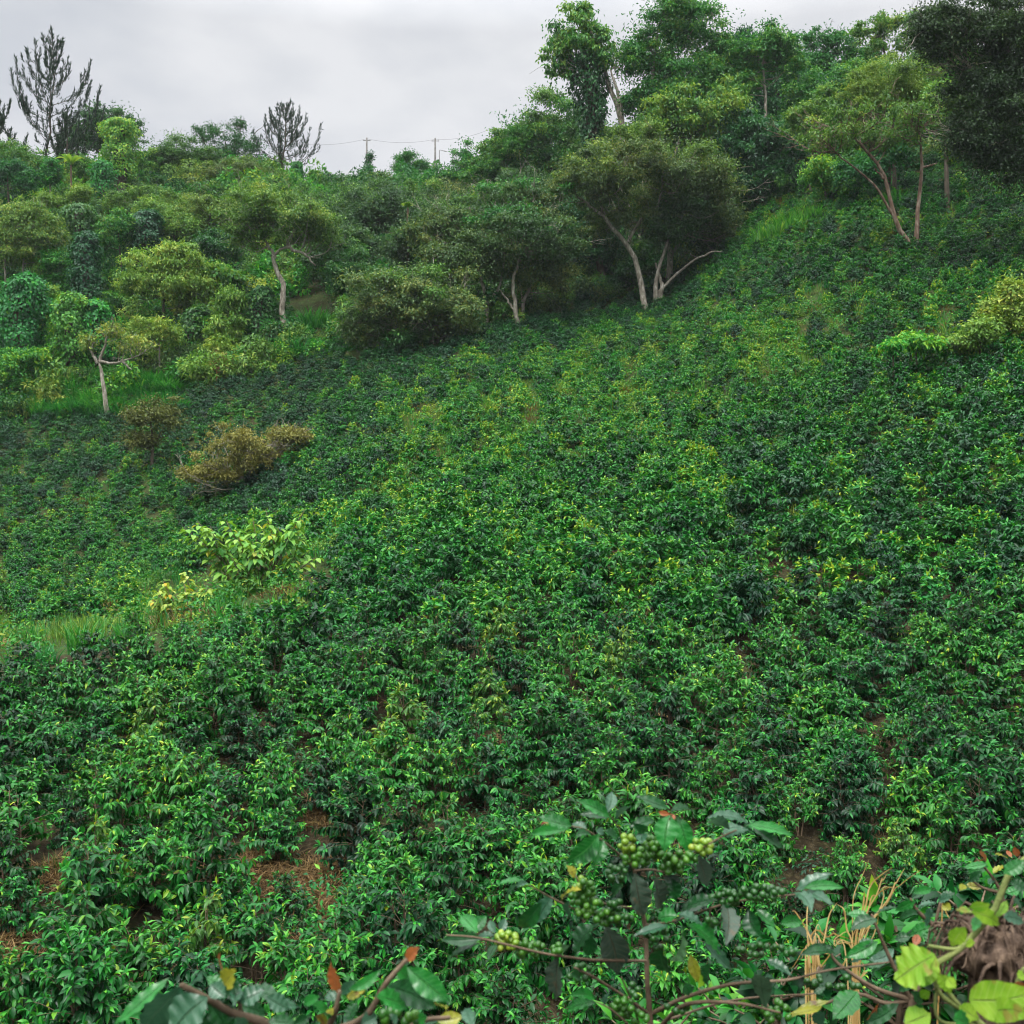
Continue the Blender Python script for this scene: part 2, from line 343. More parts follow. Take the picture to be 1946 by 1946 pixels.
# ------------------------------------------------------------------ coffee bushes
def coffee_bush(seed, H, R, nb=46, leafL=.185, step=.07, open_=0.0, mat='coffee', tmpl=T_MID, tone0=.30, droop=1.0, wood=True):
    rng = rng_of('bush%s' % seed)
    lv = Leaves(); tb = Tubes()
    ns = rng.integers(2, 4)
    stems = []
    for k in range(ns):
        th = rng.uniform(0, 6.28); lean = rng.uniform(.05, .28) * R * (k > 0)
        top = np.array([math.cos(th) * lean, math.sin(th) * lean, H * (1 if k == 0 else rng.uniform(.78, .95))])
        pth = wiggle(rng, [top[0] * .2, top[1] * .2, -.15], top, 8, .05)
        stems.append(pth); tb.add(pth, [.028, .02, .007], 5)
    for b in range(nb):
        st = stems[b % ns]
        h = rng.uniform(.08 + .25 * open_, 1.0)
        q = np.array([np.interp(h, np.linspace(0, 1, len(st)), st[:, k]) for k in range(3)])
        th = b * 2.399 + rng.normal(0, .3)
        prof = math.sin(math.pi * min(1, .22 + .78 * (1 - h) ** .9 if h > .35 else .95)) ** .55 if h > .35 else .95
        prof = max(.28, min(1.0, (1.08 - h) ** .55 * 1.15))
        if h < .2: prof *= .92
        ln = R * prof * rng.uniform(.75, 1.12)
        el = math.radians(8 + 42 * h + rng.normal(0, 9))
        d = np.array([math.cos(th) * math.cos(el), math.sin(th) * math.cos(el), math.sin(el)])
        t = np.linspace(0, 1, 7)[:, None]
        path = q + d * ln * t - UP * (t ** 2) * ln * (.30 * droop) * (1.1 - .5 * h)
        tb.add(path[:, :], [.008, .003], 4)
        m_ = max(4, int(ln / step))
        ss = np.linspace(.22 + .2 * open_, 1, m_)
        pos = np.stack([np.interp(ss, t[:, 0], path[:, k]) for k in range(3)], 1)
        dirs = nrm(np.gradient(path, axis=0)); dr = np.stack([np.interp(ss, t[:, 0], dirs[:, k]) for k in range(3)], 1)
        side = nrm(np.cross(dr, UP))
        for sg in (1, -1):
            keep = rng.random(m_) > .10 + .25 * open_
            n = keep.sum()
            if n == 0: continue
            D = dr[keep] * .55 + side[keep] * sg * .8 + rng.normal(0, .28, (n, 3)) - UP * (rng.uniform(.0, .5, (n, 1)) + (1 - h) * rng.uniform(.2, 1.5, (n, 1))) * droop
            N = UP * 1.0 + rng.normal(0, .34, (n, 3)) + dr[keep] * (.25 + .5 * (1 - h))
            L = leafL * rng.uniform(.7, 1.2, n) * (1 - .25 * (ss[keep] > .93))
            tn = tone0 - .06 + rng.normal(0, .08, n) + .26 * np.clip((ss[keep] - .75) * 4, 0, 1) * rng.random(n) + (rng.random(n) < .012) * .5
            lv.add(pos[keep], D, N, L, L * .43, tn)
        n = rng.integers(2, 5)      # young leaves at the tip
        D = dr[-1] * .8 + rng.normal(0, .5, (n, 3)) + UP * .15
        lv.add(np.repeat(pos[-1:], n, 0), D, UP + rng.normal(0, .4, (n, 3)), leafL * rng.uniform(.5, .95, n), leafL * .3, tone0 + .3 + rng.normal(0, .13, n))
    fo = lv.build('coffee_foliage_%s' % seed, M[mat], tmpl)
    return fo, (tb.build('coffee_stems_%s' % seed, M['twig']) if wood else None)

LOOKS = [  # look, meshes
 ('dense dark green', coffee_bush('a', 1.45, .9, 72, tone0=.22)),
 ('dense deep green', coffee_bush('b', 1.3, .95, 74, tone0=.27)),
 ('bright green', coffee_bush('c', 1.45, .9, 68, tone0=.36)),
 ('rounded bright green', coffee_bush('d', 1.25, 1.0, 76, tone0=.34)),
 ('loose and twiggy', coffee_bush('e', 1.4, .95, 46, open_=.8, tone0=.32)),
 ('yellow-tipped', coffee_bush('f', 1.45, .9, 62, tone0=.39)),
 ('yellowing and drooping', coffee_bush('g', 1.4, .85, 58, mat='coffee_yellow', tone0=.25, droop=1.7)),
 ('upright dark-leaved', coffee_bush('h', 1.65, .8, 70, tone0=.25)),
 ('large-leaved dark green', coffee_bush('i', 1.4, 1.0, 62, leafL=.21, tone0=.25, droop=1.35)),
 ('sparse bare-stemmed', coffee_bush('j', 1.4, .85, 36, open_=1.0, tone0=.3)),
 ('low young', coffee_bush('k', .95, .65, 40, tone0=.35)),
]
LOOK_W = np.array([.16, .16, .12, .13, .09, .09, .035, .1, .1, .035, .03]); LOOK_W /= LOOK_W.sum()
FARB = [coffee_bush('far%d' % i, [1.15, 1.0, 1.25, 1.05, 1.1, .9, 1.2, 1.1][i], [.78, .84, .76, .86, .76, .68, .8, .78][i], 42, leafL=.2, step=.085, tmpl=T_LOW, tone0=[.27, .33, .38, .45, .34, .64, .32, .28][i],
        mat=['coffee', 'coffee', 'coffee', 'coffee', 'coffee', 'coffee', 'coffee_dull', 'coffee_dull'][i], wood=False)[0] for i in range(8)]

rb = np.random.default_rng(11)
sp = 1.17
gx, gy = np.meshgrid(np.arange(-62, 66, sp), np.arange(14.2, 128, sp * .88))
gx = gx + (np.arange(gx.shape[0]) % 2)[:, None] * sp * .5
bx = gx.ravel() + rb.normal(0, .2, gx.size); by = gy.ravel() + rb.normal(0, .18, gx.size)
bz = ground(bx, by)
bpx, bpy_ = pix(bx, by, bz)
ok = (bpx > -160) & (bpx < 2110) & (bpy_ < 2060) & (bpy_ > np.interp(bpx, *COFFEE_TOP))
bare = in_any(bpx, bpy_, BARE); weedy = in_any(bpx, bpy_, WEEDY)
ok &= ~((bare < 1) & (rb.random(len(bx)) < .68) & (by < 45))
ok &= ~((weedy < 1) & (rb.random(len(bx)) < .3) & (by > 38))
ok &= ~((bpx < 260) & (bpy_ > 1185) & (bpy_ < 1262) & (by > 36) & (rb.random(len(bx)) < .75))
ok &= rb.random(len(bx)) > .02
ok &= ~(np.hypot(bpx - 485, (bpy_ - 1125)) < 55)
ok &= ~((by < 46) & (bpx < 640) & (bpy_ < np.interp(bpx, [0, 150, 300, 450, 620], [1262, 1240, 1190, 1150, 1075]) + 55))
ok &= ~((bpx > 335) & (bpx < 610) & (bpy_ > 1095) & (bpy_ < 1218))
ok &= ~((bpx > 270) & (bpx < 420) & (bpy_ > 1095) & (bpy_ < 1240))
bx, by, bz, bpx, bpy_, bare, weedy = [a[ok] for a in (bx, by, bz, bpx, bpy_, bare, weedy)]
inview = (bpx > -55) & (bpx < 2000) & (bpy_ - 1.35 * F / by < 1946)
order = np.argsort(by + (~inview) * 1000)
near = order[:300]
far = order[300:]; far = far[(by[far] > 17)]

LAND = [('the yellow-leaved shrub', 480, 1080), ('the tufts of tall grass', 150, 1240), ('the bare brown clearing', 560, 1650), ('the dry grass bank', 50, 1790), ('the gap of bare soil', 955, 1450),
        ('the berry-laden coffee branches', 1200, 1640), ('the dry straw stalks', 1640, 1720), ('the glossy foreground leaves', 520, 1850), ('the leafy vine and dead stump', 1860, 1800),
        ('the corner under the steep upper slope', 1850, 1050), ('the open middle of the plantation', 1180, 1240), ('the dense stand facing the camera', 760, 1300), ('the lower middle of the slope', 820, 1480), ('the dense stand under the hill nose', 1560, 1330)]
GROUP = 'coffee bushes planted across the near slope'
rl = np.random.default_rng(3)
for q in near:
    lk_ = int(rl.choice(len(LOOKS), p=LOOK_W))
    if bare[q] < 1.7 and rl.random() < .5: lk_ = int(rl.choice([4, 9, 10, 2]))
    look, (fo, st) = LOOKS[lk_]
    s = rl.choice([rl.uniform(.70, .9), rl.uniform(.86, 1.08), rl.uniform(.98, 1.2)], p=[.25, .5, .25]) * (.82 if bare[q] < 1.6 else 1)
    d2 = [((bpx[q] - x) ** 2 + (1.2 * (bpy_[q] - 40 - y)) ** 2) ** .5 for _, x, y in LAND]
    k = int(np.argmin(d2)); dx = bpx[q] - LAND[k][1]; dy = bpy_[q] - 40 - LAND[k][2]
    rel = ('left of' if dx < 0 else 'right of') if abs(dx) > abs(dy) * 1.3 else ('uphill of' if dy < 0 else 'downhill of')
    nearw = 'just ' if d2[k] < 110 else ('some way ' if d2[k] < 210 else 'well ')
    e = empty('coffee_bush', (bx[q], by[q], bz[q] - .04), '%s coffee bush %s%s %s' % (look, nearw, rel, LAND[k][0]), 'coffee bush', GROUP)
    e.rotation_euler = (rl.normal(0, .06), rl.normal(0, .06), rl.uniform(0, 6.28)); e.scale = (s * rl.uniform(.80, .95), s * rl.uniform(.80, .95), s * rl.uniform(.84, 1.06))
    obj('foliage', fo, e); obj('stem', st, e)

n = len(far)
u = rb.random(n)
band = np.clip((bpy_[far] - np.interp(bpx[far], *COFFEE_TOP)) / 140, 0, 1)       # dark-leaved bushes get likelier toward the upper edge of the crop
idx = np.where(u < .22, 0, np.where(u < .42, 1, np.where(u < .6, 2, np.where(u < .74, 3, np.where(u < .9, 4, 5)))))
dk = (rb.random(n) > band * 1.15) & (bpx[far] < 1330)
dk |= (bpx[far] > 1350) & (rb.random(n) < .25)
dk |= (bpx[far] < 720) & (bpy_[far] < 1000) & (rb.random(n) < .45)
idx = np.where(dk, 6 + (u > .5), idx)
idx = np.where((weedy[far] < 1) & (rb.random(n) < .25), 5, idx)
sc = rb.uniform(.74, 1.08, n)
sc = np.where(by[far] < 60, sc * (1.25 - .25 * np.clip((by[far] - 45) / 15, 0, 1)), sc)
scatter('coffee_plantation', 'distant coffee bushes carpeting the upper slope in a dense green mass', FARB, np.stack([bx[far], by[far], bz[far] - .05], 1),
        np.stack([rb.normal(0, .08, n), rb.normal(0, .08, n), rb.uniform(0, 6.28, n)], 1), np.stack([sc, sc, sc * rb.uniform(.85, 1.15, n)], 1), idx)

# ------------------------------------------------------------------ grass, weeds, litter
def blades(name, mat, n, h, spread, seed, lean=.5, w=.012, tone=(.45, .16), seg=4, droop=.5):
    rng = rng_of('gr%s' % seed)
    V = []; sizes = []; loops = []; T = []; k0 = 0
    for i in range(n):
        th = rng.uniform(0, 6.28); r = spread * rng.random() ** .5
        b = np.array([math.cos(th) * r, math.sin(th) * r, -.03])
        th2 = th + rng.normal(0, .7); hh = h * rng.uniform(.5, 1.1)
        o = np.array([math.cos(th2), math.sin(th2), 0]); sd = np.array([-o[1], o[0], 0])
        ln = lean * rng.uniform(.3, 1.2)
        t = np.linspace(0, 1, seg + 1)
        P = b + UP * (hh * (t - droop * ln * t ** 2.4))[:, None] + o * (hh * ln * t ** 1.7)[:, None]
        wd = w * rng.uniform(.7, 1.3) * (1 - t) ** .6 * (.6 + .4 * np.minimum(1, t * 4))
        tn = tone[0] + rng.normal(0, tone[1])
        for j in range(seg + 1):
            V += [P[j] + sd * wd[j], P[j] - sd * wd[j]]
        T += [tn] * (2 * (seg + 1))
        for j in range(seg):
            a = k0 + 2 * j; loops += [a, a + 1, a + 3, a + 2]; sizes.append(4)
        k0 += 2 * (seg + 1)
    return mesh_from(name, V, sizes, loops, M[mat], {'tone': T})

def weed_plant(name, mat, n, h, r, L, seed, tone=.45, tmpl=T_LOW):
    rng = rng_of('weed%s' % seed); lv = Leaves()
    th = rng.uniform(0, 6.28, n); rr = r * rng.random(n) ** .5; z = h * rng.random(n) * (1 - .5 * (rr / r) ** 2)
    P = np.stack([np.cos(th) * rr, np.sin(th) * rr, z], 1)
    D = np.stack([np.cos(th), np.sin(th), np.zeros(n)], 1) + rng.normal(0, .6, (n, 3))
    lv.add(P, D, UP + rng.normal(0, .45, (n, 3)), L * rng.uniform(.6, 1.3, n), L * .45, tone + rng.normal(0, .16, n))
    return lv.build(name, M[mat], tmpl)

GR = [blades('weed_grass_a', 'weed', 40, .55, .35, 1), blades('weed_grass_b', 'grass', 40, .6, .35, 2), weed_plant('weed_leaves_a', 'weed', 110, .5, .5, .13, 1), weed_plant('weed_leaves_b', 'bright', 110, .55, .5, .13, 2, .5),
      blades('dry_grass_a', 'dry', 60, .35, .5, 3, lean=1.6, droop=.45), blades('dry_grass_b', 'dry', 60, .22, .6, 4, lean=2.6, droop=.3), weed_plant('weed_leaves_c', 'dark', 130, .35, .6, .11, 3, .3)]
N0 = 26000
tx = rb.uniform(-64, 66, N0); ty = rb.uniform(15, 118, N0)
tz = ground(tx, ty); tpx, tpy = pix(tx, ty, tz)
k = (np.abs(tpx - 973) < 1060) & (tpy < 2000) & (tpy > np.interp(tpx, *COFFEE_TOP) - 60)
tx, ty, tz, tpx, tpy = [a[k] for a in (tx, ty, tz, tpx, tpy)]
we = in_any(tpx, tpy, WEEDY); ba = in_any(tpx, tpy, BARE); n = len(tx); u = rb.random(n)
swale = (tpx < 260) & (tpy > 1180) & (tpy < 1262) & (ty > 36)
keep = (((we < 1.2) & (ty > 34)) & (u < .9)) | ((ba < 1.5) & (ty < 45)) | (u < .3) | swale
typ = np.where(rb.random(n) < .5, np.where(rb.random(n) < .5, 0, 2), np.where(rb.random(n) < .5, 1, 3))
typ = np.where((ba < 1.5) & (ty < 45) & (rb.random(n) < .85), 4 + (rb.random(n) < .6), typ)
typ = np.where((ty < 40) & (we > 1.2) & (ba > 1.5), np.where(rb.random(n) < .7, 6, 4), typ)
typ = np.where((we < 1) & (ty > 34) & (rb.random(n) < .2), 4, typ)
typ = np.where(swale & (rb.random(n) < .6), 0, typ)
tx, ty, tz, typ, we = [a[keep] for a in (tx, ty, tz, typ, we)]
n = len(tx); s = rb.uniform(.7, 1.4, n) * np.where((we < 1.2) & (ty > 34), 1.3, .9)
scatter('grass', 'weeds and grass growing between the coffee bushes', GR, np.stack([tx, ty, tz], 1), np.stack([rb.normal(0, .1, n), rb.normal(0, .1, n), rb.uniform(0, 6.28, n)], 1), np.stack([s, s, s], 1), typ)

# bare bank: more litter
N0 = 5000
tx = rb.uniform(-14, 6, N0); ty = rb.uniform(15.5, 30, N0); tz = ground(tx, ty); tpx, tpy = pix(tx, ty, tz)
k = in_any(tpx, tpy, BARE) < 1.35
tx, ty, tz = tx[k], ty[k], tz[k]; n = len(tx); s = rb.uniform(.5, 1.1, n)
if n:
    scatter('dry_litter', 'dry straw and dead grass strewn over the bare brown bank', GR[4:6], np.stack([tx, ty, tz], 1), np.stack([rb.normal(0, .15, n), rb.normal(0, .15, n), rb.uniform(0, 6.28, n)], 1), np.stack([s, s, s * .8], 1), rb.integers(0, 2, n))

# ------------------------------------------------------------------ undergrowth on the wooded slope
UG = []
for k, (mt, L, tn) in enumerate([('mid', .3, .35), ('dark', .32, .3), ('olive', .26, .4), ('bright', .3, .4), ('mid', .36, .45), ('grey', .26, .35), ('gold', .26, .35), ('dark', .4, .25)]):
    rng = rng_of('ug%d' % k); lv = Leaves()
    for c in range(11):
        cc = np.array([rng.normal(0, .55), rng.normal(0, .55), rng.uniform(.1, 1.5)]); m_ = 75
        v = nrm(rng.normal(0, 1, (m_, 3))); rr = rng.uniform(.35, .7)
        lv.add(cc + v * np.array([rr, rr, rr * .7]) * rng.uniform(.6, 1, (m_, 1)), v * .7 + rng.normal(0, .5, (m_, 3)) - UP * .3, v * .5 + UP * .8 + rng.normal(0, .35, (m_, 3)),
               L * rng.uniform(.6, 1.2, m_), L * .4, tn + .22 + rng.normal(0, .12) + rng.normal(0, .13, m_))
    UG.append(lv.build('undergrowth_%d' % k, M[mt]))
gx, gy = np.meshgrid(np.arange(-85, 100, 1.9), np.arange(60, 158, 1.9))
tx = gx.ravel() + rb.normal(0, .7, gx.size); ty = gy.ravel() + rb.normal(0, .7, gx.size)
tz = ground(tx, ty); tpx, tpy = pix(tx, ty, tz)
k = (np.abs(tpx - 973) < 1080) & (tpy < np.interp(tpx, *COFFEE_TOP) - 4) & ~((tpy < 352) & (tpx > 560) & (tpx < 860)) & (np.hypot((tpx - 605) / 55, (tpy - 610) / 50) > 1)
tx, ty, tz, tpx, tpy = [a[k] for a in (tx, ty, tz, tpx, tpy)]
n = len(tx); s = rb.uniform(.85, 1.6, n); s = np.where((ty > 138) & (tpx > 520) & (tpx < 900), s * .55, s); s = np.where((ty > 130) & (tpx < 520), s * 1.25, s)
f = (np.sin(tx * .21 + 1) + np.sin(ty * .19 + tx * .11) + rb.normal(0, .9, n))
typ = np.where(tpx < 620, np.digitize(f, [-1.3, -.5, .1, .7, 1.3, 2.0]), np.array([0, 1, 5, 1, 7, 4, 2])[np.clip(np.digitize(f, [-1.3, -.6, .1, .7, 1.3, 2.2]), 0, 6)])
scatter('undergrowth', 'tangled undergrowth of shrubs covering the wooded slope', UG, np.stack([tx, ty, tz - .1], 1), np.stack([rb.normal(0, .15, n), rb.normal(0, .15, n), rb.uniform(0, 6.28, n)], 1), np.stack([s, s, s * rb.uniform(.8, 1.3, n)], 1), typ)
print('bushes', len(near), 'far', len(far), 'undergrowth', n)

# ------------------------------------------------------------------ trees
TOTAL = [0]
def hash_of(base): return 'tree%d_%d' % (int(base[0]), int(base[1]))

def twigs(tb, rng, p, d, ln, r, depth, mi=0):
    e = p + d * ln
    path = wiggle(rng, p, e, 5, .12)
    tb.add(path, [r, r * .55], 4, mi)
    if depth <= 0: return
    for _ in range(rng.integers(2, 4)):
        t = rng.uniform(.4, 1.0)
        q = path[min(4, int(t * 4 + .5))]
        twigs(tb, rng, q, nrm(d + rng.normal(0, .55, 3) + UP * .05), ln * rng.uniform(.45, .75), r * .55, depth - 1, mi)

def tree(name, label, cat, base, D, crowns, mat, trunks=None, r0=.16, bark='bark_dark', leaf=(.30, .13), rc=None, ncl=16, lai=1.15, droop=.35, flat=.6, tone=(.42, .14), limbs=14, group=None,
         spread=.6, lower=-.75, top_mat=None, twig=0, fill=1.0, limb_r=.05, rb_=.8, scale_depth=.85):
    """base: photo pixel of the foot, D its distance; crowns: (px, py, rx, ry[, dd]) ellipsoids"""
    rng = rng_of(hash_of(base) + name)
    s = D / F
    B = U(base[0], base[1], D); B[2] = gz(B[0], B[1]) - .05
    root = empty(name, B, label, cat, group)
    tb = Tubes(); lv = Leaves(); lt = Leaves()
    ends = []
    if trunks is None:
        c = crowns[0]; trunks = [[(base[0], base[1]), ((base[0] + c[0]) / 2 + rng.normal(0, 2), (base[1] + c[1]) / 2), (c[0], c[1])]]
    for ti, tr in enumerate(trunks):
        P = np.array([U(q[0], q[1], D + (q[2] if len(q) > 2 else 0)) for q in tr])
        if ti == 0 or (abs(tr[0][0] - base[0]) < 30 and abs(tr[0][1] - base[1]) < 12):
            P[0, 2] = min(P[0, 2], gz(P[0, 0], P[0, 1]) - .05); rr = r0
        else: rr = r0 * .55
        path = curve(P, 14) - B
        if len(path) > 4: path[1:-1] += rng.normal(0, r0 * .18, (len(path) - 2, 3))
        tb.add(path, [rr * 1.35, rr, rr * .75, rr * .35], 7)
        ends.append(path[len(path) // 3:])
    nodes = np.concatenate(ends)
    for cr in crowns:
        px, py, rx, ry = cr[:4]; dd = cr[4] if len(cr) > 4 else 0
        c = U(px, py, D + dd) - B
        R3 = np.array([rx * s, rx * s * scale_depth, ry * s]) * 1.1
        n_ = max(5, int(ncl * fill * 2.1))
        rcl = (rc if rc else max(.4, .95 * min(R3[0], R3[2] * 1.6) / n_ ** .42)) * 1.12
        flat_ = max(flat * 1.15, .62)
        v = nrm(rng.normal(0, 1, (n_ * 6, 3))); v = v[v[:, 2] > lower][:n_]
        rad = rng.uniform(rb_ * .4, 1.0, (len(v), 1)) * rng.uniform(.8, 1.22, (len(v), 1))
        cc = c + v * rad * np.maximum(R3 - np.array([rcl, rcl, rcl * flat_]) * .7, R3 * .25)
        area = 4 * math.pi * rcl ** 2 * .75
        nl = int(max(20, min(900, area * lai * .85 / (leaf[0] * leaf[1] * .5))))
        for q in cc:
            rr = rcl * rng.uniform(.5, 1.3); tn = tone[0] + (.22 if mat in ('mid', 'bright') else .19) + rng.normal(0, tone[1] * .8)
            m_ = int(nl * (rr / rcl) ** 2)
            w = nrm(rng.normal(0, 1, (m_, 3))); w[:, 2] = np.where((w[:, 2] < -.2) & (rng.random(m_) < .6), -w[:, 2] * .7, w[:, 2])
            lum = 1 + .22 * np.sin(w[:, 0] * 4 + q[0] * 3) * np.sin(w[:, 1] * 5 + q[2] * 4) + .14 * np.sin(w[:, 2] * 9 + q[1] * 5)
            pos = q + w * np.array([rr, rr, rr * flat_]) * np.abs(rng.normal(.62, .36, (m_, 1))) * lum[:, None]
            Dv = w * np.array([1, 1, .5]) * spread + rng.normal(0, .55, (m_, 3)) - UP * droop
            Nv = w * .75 + UP * .55 + rng.normal(0, .5, (m_, 3))
            T = tn + rng.normal(0, tone[1], m_)
            tgt = lt if (top_mat and q[2] > c[2] + R3[2] * .25 and rng.random() < .75) else lv
            tgt.add(pos, Dv, Nv, leaf[0] * rng.uniform(.6, 1.2, m_), leaf[1], T)
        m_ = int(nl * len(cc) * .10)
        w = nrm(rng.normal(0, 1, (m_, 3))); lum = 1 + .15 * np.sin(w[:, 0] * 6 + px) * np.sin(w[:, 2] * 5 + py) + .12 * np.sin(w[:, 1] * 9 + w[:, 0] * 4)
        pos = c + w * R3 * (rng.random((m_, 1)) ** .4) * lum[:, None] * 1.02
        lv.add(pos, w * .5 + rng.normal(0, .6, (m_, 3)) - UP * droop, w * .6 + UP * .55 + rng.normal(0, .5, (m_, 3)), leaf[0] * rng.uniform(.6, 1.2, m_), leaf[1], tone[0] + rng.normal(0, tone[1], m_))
        # limbs
        pick = rng.permutation(len(cc))[:limbs]
        for i in pick:
            q = cc[i]
            dist = np.linalg.norm((nodes - q) * np.array([1, 1, 1.0]), axis=1) + np.where(nodes[:, 2] > q[2], 2.5, 0)
            p = nodes[int(np.argmin(dist + rng.random(len(nodes)) * .6))]
            ln = np.linalg.norm(q - p)
            if ln < .3: continue
            mid = (p + q) / 2 + np.array([0, 0, -.12 * ln]) + rng.normal(0, .07 * ln, 3)
            path = curve([p, mid, q], 10)
            rr = min(r0 * .6, limb_r * (.6 + ln * .12))
            tb.add(path, [rr, rr * .7, rr * .3], 5)
            for _ in range(2 + twig):
                t = rng.integers(4, len(path)); dr = nrm(path[t] - path[t - 2] + rng.normal(0, .02, 3))
                twigs(tb, rng, path[t], nrm(dr + rng.normal(0, .5, 3)), ln * .3 + .25, rr * .4, 1 if twig else 0)
    if lv.a[0]:
        obj('crown', lv.build('crown', M[mat]), root)
        TOTAL[0] += sum(len(x) for x in lv.a[0])
    if lt.a[0]:
        o = obj('crown_top', lt.build('crown_top', M[top_mat]), root); o['label'] = 'yellow-green new leaves along the top'
        TOTAL[0] += sum(len(x) for x in lt.a[0])
    obj('trunk', tb.build('trunk', M[bark]), root)
    return root

def vine_column(name, label, base, D, segs, mat='bright', dark=None, leaf=(.34, .22), group=None, tone=(.45, .13), cat='vine column', n_per=62):
    """a stump or dead trunk wrapped in hanging vine: segs = (px, py, half width px) from bottom to top"""
    rng = rng_of(hash_of(base) + name); s = D / F
    B = U(base[0], base[1], D); B[2] = gz(B[0], B[1]) - .05
    root = empty(name, B, label, cat, group)
    S_ = np.array(segs, float)
    lv = Leaves()
    zs = np.linspace(0, 1, len(S_))
    hgt = abs(S_[0, 1] - S_[-1, 1]) * s
    mean_r = S_[:, 2].mean() * s
    n = int(hgt * 2 * math.pi * mean_r * n_per + 4 * mean_r ** 2 * n_per)
    t = rng.random(n) ** .9; th = rng.uniform(0, 6.28, n)
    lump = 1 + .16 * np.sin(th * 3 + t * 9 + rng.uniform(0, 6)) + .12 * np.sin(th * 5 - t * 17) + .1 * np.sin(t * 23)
    px = np.interp(t, zs, S_[:, 0]); py = np.interp(t, zs, S_[:, 1]); hw = np.interp(t, zs, S_[:, 2]) * s
    hw = hw * np.where(t > .85, np.sqrt(np.clip(1 - ((t - .85) / .15) ** 2, 0, 1)) * .9 + .1, 1)
    c = np.stack([(px - CX) / F * D, np.full(n, D), -(py - CY) / F * D], 1) - B
    c[:, 2] = np.maximum(c[:, 2], .05)
    o = np.stack([np.cos(th), np.sin(th), np.zeros(n)], 1)
    lay = rng.uniform(.62, 1.1, n)
    P = c + o * (hw * lump * lay)[:, None]
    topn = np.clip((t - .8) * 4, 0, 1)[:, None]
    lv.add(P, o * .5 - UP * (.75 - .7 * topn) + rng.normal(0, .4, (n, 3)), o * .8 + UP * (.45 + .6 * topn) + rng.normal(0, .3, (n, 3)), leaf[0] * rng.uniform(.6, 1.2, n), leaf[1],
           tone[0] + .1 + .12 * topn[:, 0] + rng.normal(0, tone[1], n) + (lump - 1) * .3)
    TOTAL[0] += n
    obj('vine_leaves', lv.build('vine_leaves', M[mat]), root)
    tb = Tubes()
    P = np.array([U(a, b, D) for a, b, _ in segs]) - B
    P[0, 2] = -.1
    tb.add(curve(P, 10), [max(.12, mean_r * .45), max(.1, mean_r * .42), .08], 7)
    obj('trunk', tb.build('trunk', M['bark_dark']), root)
    return root

def conifer(name, label, base, D, top, width, seed, up=1.0, nb=26, sparse=.5, group=None, lean=0, low=.15, lw=(.55, .05)):
    rng = rng_of(seed); s = D / F
    B = U(base[0], base[1], D); B[2] = gz(B[0], B[1]) - .05
    root = empty(name, B, label, 'conifer', group)
    T = U(top[0], top[1], D) - B; H = T[2]; W = width * s
    tb = Tubes(); lv = Leaves()
    trunk = wiggle(rng, [0, 0, -.1], T, 12, .03); tb.add(trunk, [.17, .1, .02], 6)
    def plume(path, dens, r):
        n = int(dens * np.linalg.norm(np.diff(path, axis=0), axis=1).sum() * 62)
        t = rng.uniform(.12, 1, n); tt = np.linspace(0, 1, len(path))
        P = np.stack([np.interp(t, tt, path[:, k]) for k in range(3)], 1) + rng.normal(0, r, (n, 3)) * (1.15 - t)[:, None]
        dr = np.stack([np.interp(t, tt, nrm(np.gradient(path, axis=0))[:, k]) for k in range(3)], 1)
        lv.add(P, dr * .9 + UP * .45 * up + rng.normal(0, .32, (n, 3)), rng.normal(0, 1, (n, 3)), lw[0] * rng.uniform(.6, 1.2, n), lw[1], .45 + rng.normal(0, .2, n))
    for b in range(nb):
        h = low + (1 - low) * (b + rng.random()) / nb * .96
        p = np.array([np.interp(h, np.linspace(0, 1, 12), trunk[:, k]) for k in range(3)])
        th = b * 2.4 + rng.normal(0, .4); prof = (1 - h) ** .8 * rng.uniform(.6, 1.15) + .04
        o = np.array([math.cos(th), math.sin(th), 0])
        ln = W * prof
        path = curve([p, p + o * ln * .55 + UP * ln * .35 * up, p + o * ln * .9 + UP * ln * (.95 * up), p + o * ln * 1.02 + UP * ln * (1.5 * up + .1)], 9)
        tb.add(path, [.05, .012], 4)
        plume(path, sparse * 1.0, .10 + ln * .03)
        for q in range(3):
            i = rng.integers(2, 7); d = nrm(path[i + 1] - path[i] + rng.normal(0, .5, 3) + UP * .3)
            sub = curve([path[i], path[i] + d * ln * .22, path[i] + d * ln * .3 + UP * ln * .18 * up], 5)
            tb.add(sub, [.02, .006], 3); plume(sub, sparse * .8, .07)
    plume(trunk[8:], sparse, .08)
    TOTAL[0] += sum(len(x) for x in lv.a[0])
    obj('needles', lv.build('needles', M['needle']), root); obj('trunk', tb.build('trunk', M['bark_dark']), root)
    return root

def grass_clump(name, label, px, py, D, hpx, wpx, n, mat='grass', seed=0, lean=.55, w=.035, group=None, tone=(.45, .16), droop=.5):
    s = D / F; B = U(px, py, D); B[2] = gz(B[0], B[1]) - .03
    o = obj(name, blades(name, mat, n, hpx * s, wpx * s, name + str(seed), lean, w, tone, 6, droop), None, B)
    return tag(o, label, 'grass clump', group)

